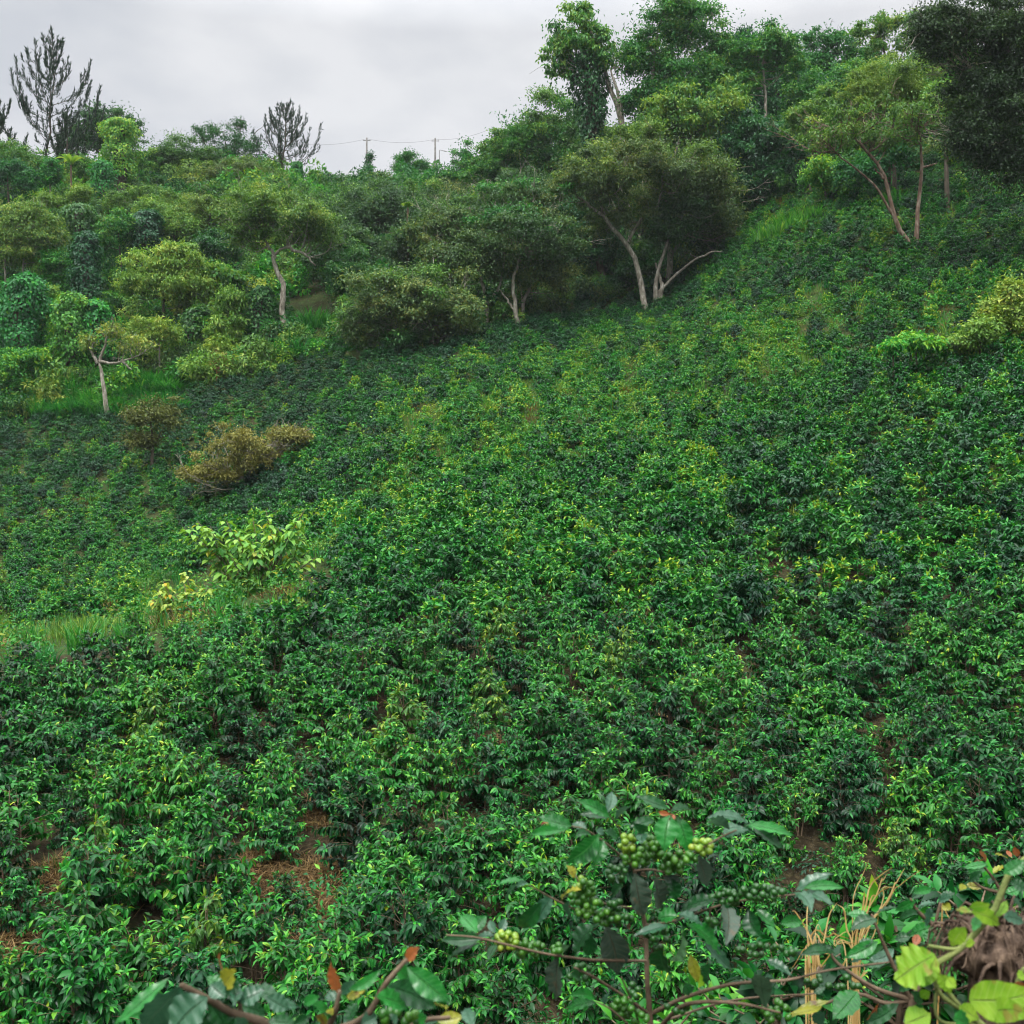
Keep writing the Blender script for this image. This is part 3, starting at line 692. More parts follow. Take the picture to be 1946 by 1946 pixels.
# ---- shade trees standing in the crop
tree('shade_tree', 'tall shade tree with a pale trunk leaning left under a wide grey-green crown', 'tree', (1228, 592), 96,
     [(1215, 330, 165, 72), (1110, 345, 75, 55, -1), (1330, 360, 90, 65, 1), (1190, 420, 110, 42, 2)], 'grey',
     [[(1228, 592), (1205, 490), (1150, 412), (1132, 350)], [(1194, 460), (1215, 420), (1250, 390), (1262, 330)], [(1150, 412), (1100, 375), (1075, 345)]], .22, 'bark', ncl=26, lai=1.0, limbs=15, flat=.45, top_mat='olive', twig=1, leaf=(.3, .12))
tree('shade_tree', 'slim twin-stemmed tree beside the leaning pale trunk', 'tree', (1244, 590), 96.5, [(1270, 440, 62, 48), (1300, 400, 60, 40)], 'grey',
     [[(1244, 590), (1250, 520), (1275, 440)], [(1252, 588), (1256, 540), (1246, 500)], [(1246, 560), (1300, 510), (1350, 480), (1372, 477)]], .2, 'bark', ncl=12, lai=.9, limbs=8, twig=1)
tree('shade_tree', 'tree with straight pale trunk and spreading bare limbs right of the twin stems', 'tree', (1273, 545), 101, [(1330, 415, 85, 45), (1360, 440, 70, 40, 2)], 'grey',
     [[(1273, 545), (1272, 480), (1268, 410), (1275, 350)], [(1272, 490), (1310, 440), (1372, 413)], [(1270, 420), (1310, 405), (1345, 402)]], .25, 'bark', ncl=16, lai=.8, limbs=10, twig=1)
tree('shade_tree', 'tree with a dark gnarled trunk in the shaded hollow', 'tree', (1150, 562), 106, [(1090, 430, 75, 55), (1130, 470, 60, 40), (1165, 395, 70, 45)], 'dark',
     [[(1150, 562), (1140, 500), (1128, 440), (1120, 400)], [(1136, 480), (1105, 440), (1080, 410)]], .34, 'bark_dark', ncl=16, lai=1.0, limbs=10, twig=1)
tree('shade_tree', 'shade tree with a single pale trunk left of the forked ones', 'tree', (916, 642), 92, [(900, 500, 105, 62), (850, 440, 80, 50, 2), (930, 440, 80, 45, 2)], 'grey',
     [[(916, 642), (925, 580), (905, 500)], [(925, 580), (950, 540), (960, 480)]], .22, 'bark', ncl=22, lai=1.0, limbs=12, flat=.5, twig=1)
tree('shade_tree', 'shade tree with a pale trunk forking low in a wide fork', 'tree', (984, 648), 91, [(975, 440, 110, 60), (1040, 470, 80, 55, 1), (985, 380, 95, 40, 3)], 'grey',
     [[(984, 648), (982, 600), (975, 540), (990, 480)], [(982, 604), (965, 570), (948, 550)]], .19, 'bark', ncl=22, lai=1.0, limbs=12, flat=.5, twig=1, top_mat='mid')
tree('shade_tree', 'slender curved pale shade tree behind the low-forked trunk', 'tree', (997, 634), 93, [(1030, 520, 80, 45), (1020, 420, 60, 45)], 'grey',
     [[(997, 634), (993, 580), (1012, 530), (1010, 470)], [(993, 590), (990, 545)]], .16, 'bark', ncl=14, lai=.85, limbs=8, twig=1)
tree('shade_tree', 'low spreading olive tree with a short leaning trunk at the crop edge', 'tree', (822, 688), 87, [(760, 570, 110, 70), (830, 590, 95, 55, -1), (700, 620, 60, 48)], 'grey',
     [[(822, 688), (818, 620), (800, 570)], [(820, 680), (800, 655), (770, 630)]], .2, 'bark', ncl=26, lai=1.0, limbs=12, flat=.5, top_mat='olive', twig=1)
tree('shade_tree', 'olive shade tree with a long crooked trunk rising from tall grass', 'tree', (546, 660), 97, [(530, 410, 105, 52), (590, 440, 70, 50, 2), (480, 440, 60, 45)], 'olive',
     [[(546, 660), (535, 590), (537, 540), (520, 500), (525, 480), (545, 470)], [(545, 470), (580, 485), (600, 505)], [(523, 490), (500, 450)]], .24, 'bark', ncl=20, lai=.75, limbs=12, twig=1, flat=.45)
tree('shade_tree', 'dark-crowned tree behind the shade trees with hidden trunk', 'tree', (740, 520), 117, [(720, 410, 110, 62), (640, 430, 70, 55)], 'grey', None, .22, ncl=24, lai=1.0, limbs=8, top_mat='olive', twig=1)
tree('shade_tree', 'broad dull green tree on the ridge slope left of the grey twigs', 'tree', (790, 470), 125, [(770, 385, 85, 40), (690, 375, 75, 35)], 'grey', None, .2, ncl=20, lai=1.0, limbs=6, twig=1, top_mat='olive')
tree('shade_tree', 'shaded understory tree filling the gap below the broad crowns', 'tree', (690, 640), 99, [(660, 520, 70, 60), (700, 570, 70, 40)], 'dark', None, .18, ncl=18, lai=1.0, limbs=6)
tree('bare_crowned_tree', 'half-bare tree with a tangle of grey twigs', 'tree', (895, 480), 117, [(880, 385, 70, 36), (940, 390, 60, 34)], 'grey', [[(895, 480), (890, 430), (880, 390)], [(890, 430), (930, 400)]], .18, 'bark', ncl=14, lai=.5, limbs=14, twig=3, limb_r=.06)
tree('bare_crowned_tree', 'leaning pale tree with a forked, half-bare crown at the grass edge', 'tree', (203, 820), 86, [(215, 630, 32, 24), (170, 650, 26, 20), (250, 655, 45, 22)], 'olive',
     [[(203, 820), (202, 770), (193, 710), (188, 688)], [(188, 688), (200, 655), (205, 618)], [(186, 690), (172, 665), (165, 640)], [(189, 687), (220, 690), (265, 675)], [(172, 664), (180, 650)], [(230, 685), (250, 702)]], .19, 'bark', ncl=8, lai=.35, limbs=8, twig=3, limb_r=.06)
tree('two_trunk_tree', 'shade tree of two reddish trunks spreading from one foot, with a thin flat crown', 'tree', (1738, 478), 76, [(1620, 230, 118, 32), (1745, 225, 85, 32), (1590, 265, 80, 24), (1690, 262, 70, 20)], 'olive',
     [[(1738, 478), (1700, 415), (1680, 335), (1635, 272), (1605, 250)], [(1740, 476), (1744, 400), (1752, 310), (1748, 240)], [(1698, 410), (1660, 350), (1600, 300), (1585, 285)], [(1680, 340), (1662, 320)], [(1752, 320), (1780, 310)], [(1748, 250), (1790, 205), (1830, 200)]], .14, 'bark_red', ncl=18, lai=.42, limbs=18, flat=.4, twig=2, limb_r=.06, leaf=(.3, .12))
tree('brown_umbrella_tree', 'low umbrella-shaped tree with brownish leaves among the coffee', 'tree', (472, 950), 66, [(470, 845, 112, 34), (400, 900, 62, 26), (490, 880, 80, 30), (545, 828, 42, 18)], 'brown',
     [[(472, 950), (474, 910), (480, 860)], [(474, 915), (430, 895), (395, 895)]], .14, 'bark', ncl=22, lai=.62, limbs=16, flat=.4, leaf=(.2, .08), twig=1, tone=(.55, .16))
tree('acacia_sapling', 'small airy dark tree above the brown umbrella tree', 'tree', (288, 880), 75, [(290, 790, 62, 42), (275, 835, 40, 25)], 'brown', [[(288, 880), (290, 840), (285, 790)], [(289, 850), (310, 815)]], .1, 'bark_dark', ncl=12, lai=.5, limbs=10, twig=2, leaf=(.22, .1), tone=(.3, .12))

# ---- big trees at the upper right
tree('broad_tree', 'broad rounded tree with yellowish top on the ridge', 'tree', (1045, 400), 128, [(1045, 280, 112, 88), (970, 300, 70, 60), (1110, 310, 75, 65, -2), (940, 330, 60, 40)], 'mid', None, .4, ncl=34, lai=1.1, limbs=4, top_mat='olive', tone=(.36, .13), leaf=(.42, .17))
tree('small_tree', 'small leafy tree at the foot of the broad rounded tree', 'tree', (890, 380), 130, [(888, 300, 32, 38), (915, 325, 30, 30), (860, 335, 22, 14)], 'mid', None, .14, ncl=12, lai=.9, limbs=6, tone=(.42, .13))
tree('vine_draped_tree', 'tall tree draped in hanging vines above a dark leafy column', 'tree', (1195, 300), 114, [(1100, 70, 58, 52), (1065, 110, 34, 50), (1135, 105, 45, 46), (1108, 20, 14, 20)], 'mid',
     [[(1195, 300), (1180, 230), (1160, 170), (1140, 100), (1110, 30)]], .26, 'bark', ncl=26, lai=1.1, droop=1.0, limbs=6, tone=(.46, .14), leaf=(.5, .22))
vine_column('hanging_vines', 'dark curtain of vines hanging below the tall draped tree', (1120, 300), 114.5, [(1120, 290, 14), (1125, 215, 26), (1118, 150, 36), (1105, 105, 40)], 'dark', tone=(.3, .12), n_per=30, leaf=(.45, .25))
tree('tall_tree', 'tallest open-crowned tree with sky showing between its limbs', 'tree', (1200, 300), 113, [(1290, 45, 90, 55), (1240, 110, 75, 55), (1370, 105, 65, 50), (1310, 170, 105, 60), (1220, 190, 55, 40)], 'mid',
     [[(1200, 300), (1182, 220), (1160, 130)], [(1215, 300), (1235, 200), (1245, 110), (1250, 50)], [(1262, 300), (1270, 180), (1300, 80)], [(1280, 300), (1320, 190), (1370, 120)]], .22, 'bark', ncl=20, lai=.85, limbs=12, tone=(.42, .15), leaf=(.4, .16), twig=1)
tree('drooping_tree', 'bright green tree drooping over the dark hollow', 'tree', (1330, 420), 106, [(1310, 225, 95, 50), (1385, 200, 50, 60), (1250, 245, 55, 34)], 'mid', None, .2, ncl=24, lai=1.1, limbs=6, droop=.6, tone=(.46, .14), leaf=(.42, .17))
tree('tall_slim_tree', 'tall tree with a straight bare trunk against dark foliage', 'tree', (1458, 300), 112, [(1450, 95, 68, 48), (1500, 120, 45, 45), (1410, 150, 42, 35)], 'mid', [[(1458, 300), (1455, 200), (1448, 90)]], .18, 'bark', ncl=22, lai=1.0, limbs=10, tone=(.45, .13), leaf=(.42, .17))
tree('dark_tree', 'dense dark tree filling the hollow below the tall slim trunk', 'tree', (1470, 430), 104, [(1470, 300, 85, 75), (1410, 270, 55, 60), (1520, 330, 55, 60), (1430, 360, 60, 40)], 'dark', None, .3, ncl=34, lai=1.15, limbs=3, tone=(.36, .13), leaf=(.42, .17))
tree('dark_tree', 'dark tree standing behind the straight bare trunk', 'tree', (1480, 330), 122, [(1500, 200, 70, 80), (1430, 220, 50, 60), (1410, 90, 45, 34)], 'dark', None, .3, ncl=30, lai=1.1, limbs=3, tone=(.36, .12), leaf=(.42, .17))
tree('layered_tree', 'flat-topped tree with layered dark foliage on the skyline', 'tree', (1590, 280), 128, [(1560, 80, 70, 22), (1600, 105, 75, 26), (1530, 130, 60, 30), (1640, 120, 50, 22)], 'mid', [[(1590, 280), (1585, 190), (1560, 110)], [(1586, 200), (1610, 150)]], .22, ncl=16, lai=1.0, limbs=9, flat=.35, tone=(.36, .12), leaf=(.4, .16), twig=1)
tree('layered_tree', 'flat-topped tree with sky gaps reaching toward the dark near tree', 'tree', (1700, 250), 122, [(1660, 62, 62, 20), (1705, 50, 60, 22), (1690, 95, 60, 16)], 'mid', [[(1700, 250), (1690, 150), (1675, 70)], [(1692, 160), (1720, 90)]], .2, ncl=14, lai=.9, limbs=9, flat=.35, tone=(.38, .12), leaf=(.4, .16), twig=1)
tree('airy_tree', 'feathery yellow-green tree above the two-trunk tree', 'tree', (1700, 330), 90, [(1690, 160, 85, 52), (1660, 195, 60, 34), (1740, 185, 55, 40)], 'gold', None, .14, ncl=26, lai=.85, limbs=8, tone=(.2, .13), leaf=(.24, .09), twig=1)
tree('leafy_shrub', 'pale leafy tree left of the feathery yellow-green tree', 'tree', (1540, 330), 98, [(1540, 230, 48, 46), (1570, 260, 50, 30)], 'olive', None, .12, ncl=16, lai=1.0, limbs=4, leaf=(.36, .15))
tree('dark_tree', 'large dark small-leaved tree overhanging the upper corner of the slope', 'tree', (2010, 480), 66, [(1860, 60, 120, 80), (1890, 190, 100, 90), (1940, 110, 100, 120), (1860, 260, 62, 60), (1785, 60, 48, 44), (1960, 300, 100, 80)], 'corner',
     [[(2010, 480), (2000, 330), (1960, 200), (1900, 60)], [(1985, 260), (1880, 150)], [(1960, 200), (1990, 90)]], .2, 'bark', ncl=32, lai=.7, limbs=14, tone=(.34, .14), leaf=(.22, .1), twig=1, rc=.75)
tree('mid_green_tree', 'mid-green tree between the airy tree and the dark near tree', 'tree', (1800, 330), 82, [(1800, 200, 55, 60), (1830, 270, 45, 40)], 'mid', None, .15, ncl=20, lai=1.0, limbs=3, tone=(.42, .13))
tree('bushy_tree', 'bright bushy tree on the bank under the two-trunk tree crown', 'tree', (1570, 400), 92, [(1560, 330, 50, 38), (1590, 350, 46, 30)], 'bright', None, .12, ncl=14, lai=1.0, limbs=2, tone=(.4, .12))
tree('bushy_tree', 'deep green bushy tree behind the two reddish trunks', 'tree', (1690, 350), 88, [(1690, 295, 62, 34), (1640, 330, 50, 30)], 'mid', None, .12, ncl=16, lai=1.0, limbs=2, tone=(.3, .12))
tree('bushy_tree', 'dark bushy tree in the hollow right of the shade trees', 'tree', (1390, 430), 106, [(1395, 370, 60, 50), (1350, 330, 50, 45)], 'dark', None, .14, ncl=20, lai=1.1, limbs=2)

tree('ridge_tree', 'full leafy tree closing the skyline between the tall open-crowned tree and the slim trunk', 'tree', (1400, 340), 124, [(1370, 220, 80, 90), (1440, 160, 70, 80), (1320, 280, 90, 60)], 'mid', None, .3, ncl=26, lai=1.0, limbs=4, tone=(.4, .13), leaf=(.42, .17))
tree('ridge_tree', 'bright full tree behind the flat-topped trees', 'tree', (1600, 330), 118, [(1570, 190, 90, 60), (1640, 170, 80, 60), (1520, 250, 70, 50)], 'mid', None, .3, ncl=26, lai=1.0, limbs=4, tone=(.46, .13), leaf=(.42, .17))
tree('ridge_tree', 'mixed green tree between the feathery yellow-green tree and the dark near tree', 'tree', (1780, 330), 100, [(1770, 150, 70, 60), (1810, 110, 60, 50), (1740, 220, 60, 50)], 'mid', None, .25, ncl=24, lai=1.0, limbs=4, tone=(.36, .13), leaf=(.36, .15))
tree('ridge_tree', 'shrubby green tree under the leaning trunk of the vine-draped tree', 'tree', (1180, 340), 118, [(1190, 270, 60, 40), (1240, 250, 50, 50)], 'mid', None, .2, ncl=16, lai=1.0, limbs=3, tone=(.46, .13), leaf=(.4, .16))
tree('shade_tree', 'grey-green tree filling the slope behind the wide-crowned leaning tree', 'tree', (1060, 480), 112, [(1050, 400, 80, 48), (1000, 360, 70, 40), (1120, 430, 60, 44)], 'grey', None, .2, ncl=24, lai=1.0, limbs=6, twig=1)
tree('shade_tree', 'olive-topped tree in the middle of the wooded slope above the single pale trunk', 'tree', (860, 520), 108, [(850, 430, 85, 48), (790, 470, 70, 44), (900, 400, 60, 36)], 'grey', None, .2, ncl=24, lai=1.0, limbs=6, twig=1, top_mat='olive')
tree('shade_tree', 'dull green tree between the crooked olive tree and the low spreading one', 'tree', (640, 560), 106, [(630, 490, 60, 44), (680, 470, 60, 40)], 'grey', None, .18, ncl=20, lai=1.0, limbs=5, twig=1)
tree('olive_tree', 'pale olive tree on the upper slope above the big yellow-green shrub', 'tree', (330, 500), 115, [(330, 430, 60, 34), (290, 400, 50, 26)], 'gold', None, .14, ncl=16, lai=.85, limbs=6, twig=1, tone=(.3, .13))
tree('round_bush', 'fresh green bush between the two tallest vine columns', 'bush', (90, 640), 100, [(85, 580, 40, 40), (80, 630, 36, 30)], 'mid', None, .08, ncl=14, lai=1.0, limbs=2, tone=(.5, .13))
tree('round_bush', 'bright bush filling the slope left of the narrow dark vine column', 'bush', (115, 560), 108, [(115, 500, 44, 32), (110, 540, 40, 30)], 'bright', None, .08, ncl=14, lai=1.0, limbs=2, tone=(.34, .13))
tree('ridge_tree', 'leafy tree on the ridge under the tallest conifer', 'tree', (60, 380), 134, [(50, 310, 50, 30), (10, 300, 40, 34), (150, 320, 40, 26)], 'mid', None, .15, ncl=16, lai=.95, limbs=4, tone=(.34, .13))
tree('ridge_tree', 'leafy tree on the ridge right of the flat-topped vine column', 'tree', (285, 380), 136, [(280, 310, 34, 34), (270, 345, 50, 26)], 'mid', None, .15, ncl=14, lai=.95, limbs=4, tone=(.38, .13))

# ---- skyline, left half
conifer('skyline_conifer', 'tall dark conifer with upswept branches, tallest on the ridge', (80, 350), 138, (100, 66), 108, 's1', up=.85, nb=32, sparse=.34, low=.08)
conifer('skyline_conifer', 'conifer at the picture edge with only its branch tips showing', (-20, 340), 138, (-30, 150), 66, 's2', up=.75, nb=18, sparse=.45)
conifer('skyline_conifer', 'open dark conifer with a broad base beside the arching branches', (537, 350), 142, (545, 198), 82, 's3', up=.62, nb=36, sparse=.26, low=.12, lw=(.5, .045))
conifer('skyline_conifer', 'young conifer crowded against the tallest conifer', (135, 350), 137, (125, 215), 40, 's4', up=.9, nb=18, sparse=.6)
tree('umbrella_tree', 'dark umbrella-crowned tree on the ridge behind the vine column', 'tree', (205, 350), 146, [(205, 218, 56, 20), (178, 240, 50, 22), (244, 252, 36, 26), (162, 268, 44, 24)], 'dark', [[(205, 350), (200, 290), (195, 235)], [(202, 300), (165, 270)]], .2, ncl=13, lai=.9, limbs=9, flat=.4, tone=(.3, .1), leaf=(.4, .16), twig=1)
vine_column('vine_column', 'bright green flat-topped column of vines against the sky', (228, 345), 130, [(228, 340, 30), (228, 290, 31), (228, 250, 31), (228, 228, 26)], 'bright', tone=(.5, .13))
vine_column('vine_column', 'short rounded vine column below the tall one on the ridge', (195, 400), 124, [(195, 390, 16), (195, 355, 22), (196, 325, 22), (196, 306, 12)], 'bright', tone=(.38, .13))
vine_column('vine_column', 'small dark green vine clump beside the open conifer', (565, 360), 140, [(565, 350, 12), (565, 330, 13), (565, 308, 8)], 'mid')
tree('round_headed_tree', 'small round-headed tree beside the banana plant', 'tree', (95, 420), 127, [(98, 318, 24, 24), (95, 340, 20, 16)], 'bright', [[(95, 420), (95, 370), (97, 320)]], .14, 'bark', ncl=12, lai=1.2, limbs=3, tone=(.34, .15))
tree('olive_tree', 'olive-green tree with fine twigs breaking the skyline', 'tree', (335, 380), 138, [(340, 295, 62, 36), (300, 310, 40, 34), (390, 310, 45, 34)], 'olive', None, .2, ncl=20, lai=.75, limbs=8, tone=(.3, .12), twig=1)
tree('arching_tree', 'thin arching tree, nearly leafless against the sky', 'tree', (440, 380), 141, [(420, 260, 62, 26), (460, 285, 50, 36), (455, 235, 20, 16), (390, 250, 24, 14)], 'dark', [[(440, 380), (432, 300), (425, 250)], [(438, 340), (455, 280), (457, 222)], [(440, 350), (400, 290), (375, 250)], [(445, 340), (480, 260), (500, 240)]], .12, ncl=9, lai=.32, limbs=8, tone=(.3, .1), twig=3, limb_r=.045)
tree('ridge_tree', 'dark low tree filling the ridge between the olive tree and the open conifer', 'tree', (470, 390), 136, [(450, 330, 70, 30), (380, 350, 60, 28), (500, 345, 40, 24)], 'grey', None, .16, ncl=20, lai=1.0, limbs=5, tone=(.36, .12), top_mat='olive')
tree('ridge_tree', 'bushy little tree on the skyline between the two poles', 'tree', (785, 370), 143, [(775, 305, 30, 22), (800, 318, 28, 20), (760, 320, 22, 14)], 'mid', None, .1, ncl=12, lai=.75, limbs=8, tone=(.32, .12), twig=1)
tree('ridge_sapling', 'spindly sapling growing beside the skyline pole', 'sapling', (703, 365), 148, [(703, 300, 9, 14), (700, 322, 10, 10)], 'dark', [[(703, 365), (702, 320), (701, 290)]], .04, ncl=6, lai=.5, limbs=5, leaf=(.3, .12))

# banana
def banana(label, px, py, D, h):
    rng = rng_of(label); s = D / F; B = U(px, py, D); B[2] = gz(B[0], B[1]) - .05
    root = empty('banana_plant', B, label, 'banana plant')
    top = U(px, py - h * .5, D) - B
    tb = Tubes(); tb.add(curve([[0, 0, -.1], top * .5, top], 6), [.14, .1], 8); obj('trunk', tb.build('trunk', M['twig']), root)
    for k in range(8):
        th = k * 2.4; o = np.array([math.cos(th), math.sin(th), 0]); sd = np.array([-o[1], o[0], 0]); t = np.linspace(0, 1, 8)
        L = h * s * .62
        P = top + o * (L * t * .75)[:, None] + UP * (L * (1.0 * t - .75 * t ** 2.2))[:, None]
        w = .26 * np.sin(np.pi * np.clip(t * .93 + .07, 0, 1)) ** .6
        V = np.stack([P + sd * w[:, None] + UP * .05, P, P - sd * w[:, None] + UP * .05], 1).reshape(-1, 3)
        f = [(3 * i + j, 3 * i + j + 1, 3 * i + 4 + j, 3 * i + 3 + j) for i in range(7) for j in (0, 1)]
        obj('leaf', mesh_from('banana_leaf', V, [4] * len(f), [a for q in f for a in q], M['gold'], {'tone': np.full(len(V), .55 + rng.normal(0, .12))}), root)
banana('yellow-green banana plant on the ridge slope below the conifer', 135, 345, 126, 62)
banana('broad-leaved banana plant among the dull trees under the skyline poles', 775, 410, 108, 30)

# ---- wooded slope at the left: shrubs, vine-wrapped stumps
vine_column('vine_column', 'large vine-smothered tree mass at the far edge of the wooded slope', (35, 720), 95, [(30, 710, 40), (38, 640, 48), (45, 570, 44), (55, 520, 24)], 'bright', tone=(.4, .14))
vine_column('vine_column', 'tall vine column with dark underside above the elephant grass', (137, 725), 94, [(138, 715, 22), (136, 660, 36), (135, 605, 36), (138, 556, 20)], 'bright', tone=(.36, .15))
vine_column('vine_column', 'yellow-topped vine column touching the taller one', (190, 690), 95, [(190, 680, 26), (186, 640, 32), (184, 600, 30), (180, 570, 16)], 'bright', tone=(.5, .14))
vine_column('vine_column', 'narrow dark vine column in the middle of the wooded slope', (165, 580), 106, [(165, 575, 28), (162, 520, 26), (162, 470, 22), (168, 440, 14)], 'dark', tone=(.4, .12))
vine_column('vine_column', 'mushroom-shaped dark vine clump above the narrow dark column', (150, 470), 113, [(152, 465, 16), (152, 430, 22), (150, 405, 32), (152, 388, 18)], 'dark', tone=(.4, .12))
vine_column('vine_column', 'dark vine-wrapped stump beside the crooked olive trunk', (492, 650), 96.5, [(492, 640, 26), (490, 600, 26), (494, 560, 22), (500, 545, 12)], 'dark', tone=(.38, .12))
vine_column('vine_column', 'leaning dark vine clump among pale yellow shrubs', (365, 670), 97, [(355, 665, 28), (362, 630, 28), (372, 600, 24), (385, 580, 12)], 'dark', tone=(.42, .12))
vine_column('vine_column', 'dark vine clump at the picture edge below the olive tree', (10, 470), 112, [(8, 465, 26), (10, 430, 26), (12, 395, 18)], 'dark', tone=(.4, .12))
vine_column('vine_column', 'dark ivy-covered hump on the upper wooded slope', (270, 500), 112, [(270, 495, 30), (268, 455, 36), (275, 420, 28), (285, 400, 14)], 'dark', tone=(.34, .1))
tree('olive_shrub', 'big pale yellow-green shrub in the middle of the wooded slope', 'shrub', (310, 620), 100, [(320, 500, 80, 36), (290, 540, 75, 34), (350, 545, 70, 36), (330, 475, 40, 18)], 'gold', None, .12, ncl=20, lai=1.0, limbs=8, droop=.6, twig=1, tone=(.45, .14), leaf=(.4, .12))
tree('olive_shrub', 'pale drooping shrub right of the leaning vine clump', 'shrub', (440, 720), 95, [(430, 620, 45, 50), (440, 570, 40, 28), (415, 660, 40, 34)], 'gold', None, .1, ncl=16, lai=1.0, limbs=6, droop=.6, tone=(.36, .14), leaf=(.4, .12))
tree('olive_shrub', 'yellowish shrub with a thin bare stem behind the half-bare leaning tree', 'shrub', (302, 700), 93, [(295, 620, 50, 24), (270, 645, 48, 22), (320, 640, 30, 18)], 'gold', [[(302, 700), (303, 660), (298, 625)]], .07, 'bark', ncl=14, lai=.85, limbs=8, tone=(.4, .14), leaf=(.36, .11))
tree('olive_tree', 'yellow-olive tree with thin pale stems at the edge of the wooded slope', 'tree', (15, 540), 108, [(50, 440, 66, 44), (30, 480, 60, 34), (85, 460, 44, 34), (60, 405, 44, 22)], 'olive', [[(15, 540), (10, 490), (30, 430)], [(40, 540), (45, 490), (60, 440)]], .1, 'bark', ncl=18, lai=.9, limbs=10, tone=(.48, .14), twig=1)
tree('round_bush', 'bright bush with orange-tinted tips at the picture edge', 'bush', (30, 770), 92, [(30, 700, 55, 40), (70, 685, 36, 24), (20, 740, 50, 32)], 'bright', None, .08, ncl=16, lai=1.1, limbs=2, tone=(.46, .15))
tree('round_bush', 'dark leafy bush between the olive tree and the crooked trunk', 'bush', (430, 520), 106, [(420, 470, 50, 34), (390, 490, 40, 28)], 'dark', None, .08, ncl=14, lai=1.1, limbs=2)
tree('round_bush', 'broad-leaved green bush above the dark vine-wrapped stump', 'bush', (440, 560), 102, [(425, 525, 50, 24), (400, 515, 36, 18)], 'mid', None, .08, ncl=12, lai=1.1, limbs=2, tone=(.5, .1), leaf=(.5, .32))
tree('round_bush', 'grey-green bush uphill of the big pale yellow-green shrub', 'bush', (235, 500), 110, [(225, 430, 40, 28), (205, 460, 34, 28)], 'mid', None, .08, ncl=12, lai=1.0, limbs=2)
tree('olive_tree', 'spreading olive tree below the flat-topped vine column', 'tree', (250, 450), 120, [(260, 375, 70, 26), (310, 390, 60, 26), (215, 395, 40, 22)], 'olive', None, .14, ncl=18, lai=.9, limbs=6, tone=(.42, .13), twig=1)
tree('olive_tree', 'dull olive tree hung with pale lichen, below the open conifer', 'tree', (560, 430), 126, [(560, 372, 80, 26), (500, 390, 60, 26), (600, 392, 50, 20)], 'olive', None, .14, ncl=18, lai=.85, limbs=8, tone=(.46, .12), twig=2)
tree('olive_tree', 'mixed olive tree in front of the arching skyline tree', 'tree', (400, 470), 118, [(400, 400, 75, 32), (360, 430, 50, 28), (450, 420, 45, 26)], 'olive', None, .14, ncl=20, lai=.95, limbs=6, tone=(.3, .13), twig=1)
tree('round_bush', 'dark bush at the picture edge below the conifers', 'bush', (20, 400), 126, [(15, 330, 45, 38), (50, 350, 30, 24)], 'mid', None, .1, ncl=16, lai=1.1, limbs=2, tone=(.28, .12))
tree('olive_shrub', 'yellow-olive shrub below the short rounded vine column', 'shrub', (110, 430), 120, [(110, 385, 44, 20), (150, 370, 30, 18)], 'gold', None, .08, ncl=12, lai=.8, limbs=3, tone=(.22, .12), leaf=(.34, .12))
tree('twiggy_shrub', 'yellowish tangle of bare twigs at the foot of the wooded slope', 'shrub', (412, 725), 90, [(412, 690, 42, 24)], 'gold', [[(412, 725), (412, 700)]], .06, 'straw', ncl=12, lai=.28, limbs=12, twig=3, limb_r=.05, tone=(.5, .14))

# ---- grass clumps
for k, (px, py, h, w, n_) in enumerate([(520, 705, 62, 26, 130), (560, 712, 70, 20, 130), (490, 700, 50, 22, 100)]):
    grass_clump('grass_clump', ['fountain of long arching grass at the foot of the crooked trunk', 'long arching grass spilling downhill right of the crooked trunk', 'low arching grass below the dark vine-wrapped stump'][k], px, py, 91.5, h, w, n_, seed=k, lean=.9, w=.05, tone=(.36, .14), droop=.75)
for k, (px, py, h, w, n_) in enumerate([(600, 645, 50, 30, 240), (575, 600, 40, 28, 160), (620, 560, 34, 30, 150)]):
    grass_clump('grass_clump', ['vivid green grass patch right of the crooked trunk', 'vivid green grass beside the upper crooked trunk', 'fresh grass on the bank above the vivid patch'][k], px, py, 98, h, w, n_, seed=10 + k, tone=(.55, .12), w=.06, lean=.7)
P = []; rg = np.random.default_rng(8)
EG = [blades('elephant_grass_%d' % k, 'grass', 60, 2.1, .8, 'eg%d' % k, lean=.85, w=.055, tone=(.42 + .04 * k, .15), seg=6, droop=.7) for k in range(3)]
tx = rg.uniform(-46, -24, 1500); ty = rg.uniform(82, 100, 1500); tz = ground(tx, ty); tpx, tpy = pix(tx, ty, tz)
k = (tpx > 70) & (tpx < 335) & (tpy > 722) & (tpy < 800) & (tpy < 815 - (tpx - 70) * .1) & (rg.random(1500) < .55)
tx, ty, tz = tx[k], ty[k], tz[k]; n = len(tx)
if n:
    s = rg.uniform(.7, 1.2, n)
    scatter('elephant_grass', 'thicket of long arching green grass at the foot of the wooded slope', EG, np.stack([tx, ty, tz], 1), np.stack([rg.normal(0, .1, n), rg.normal(0, .1, n), rg.uniform(0, 6.28, n)], 1), np.stack([s, s, s], 1), rg.integers(0, 3, n))
for k, (px, py, h, w, n_, d) in enumerate([(40, 1312, 78, 26, 70, 30), (85, 1290, 60, 24, 60, 31), (150, 1268, 84, 20, 70, 33), (185, 1255, 50, 20, 50, 33.5), (245, 1238, 60, 26, 70, 34.5)]):
    grass_clump('grass_clump', ['tall bright grass tuft at the picture edge on the crest', 'grass tuft on the crest next to the edge tuft', 'tallest spiky grass tuft in front of the yellowed hollow', 'small grass tuft between two taller tufts on the crest', 'wispy grass tuft nearest the yellow-leaved shrub'][k], px, py, d, h, w, n_, seed=20 + k, tone=(.55, .14), w=.03, lean=.5)
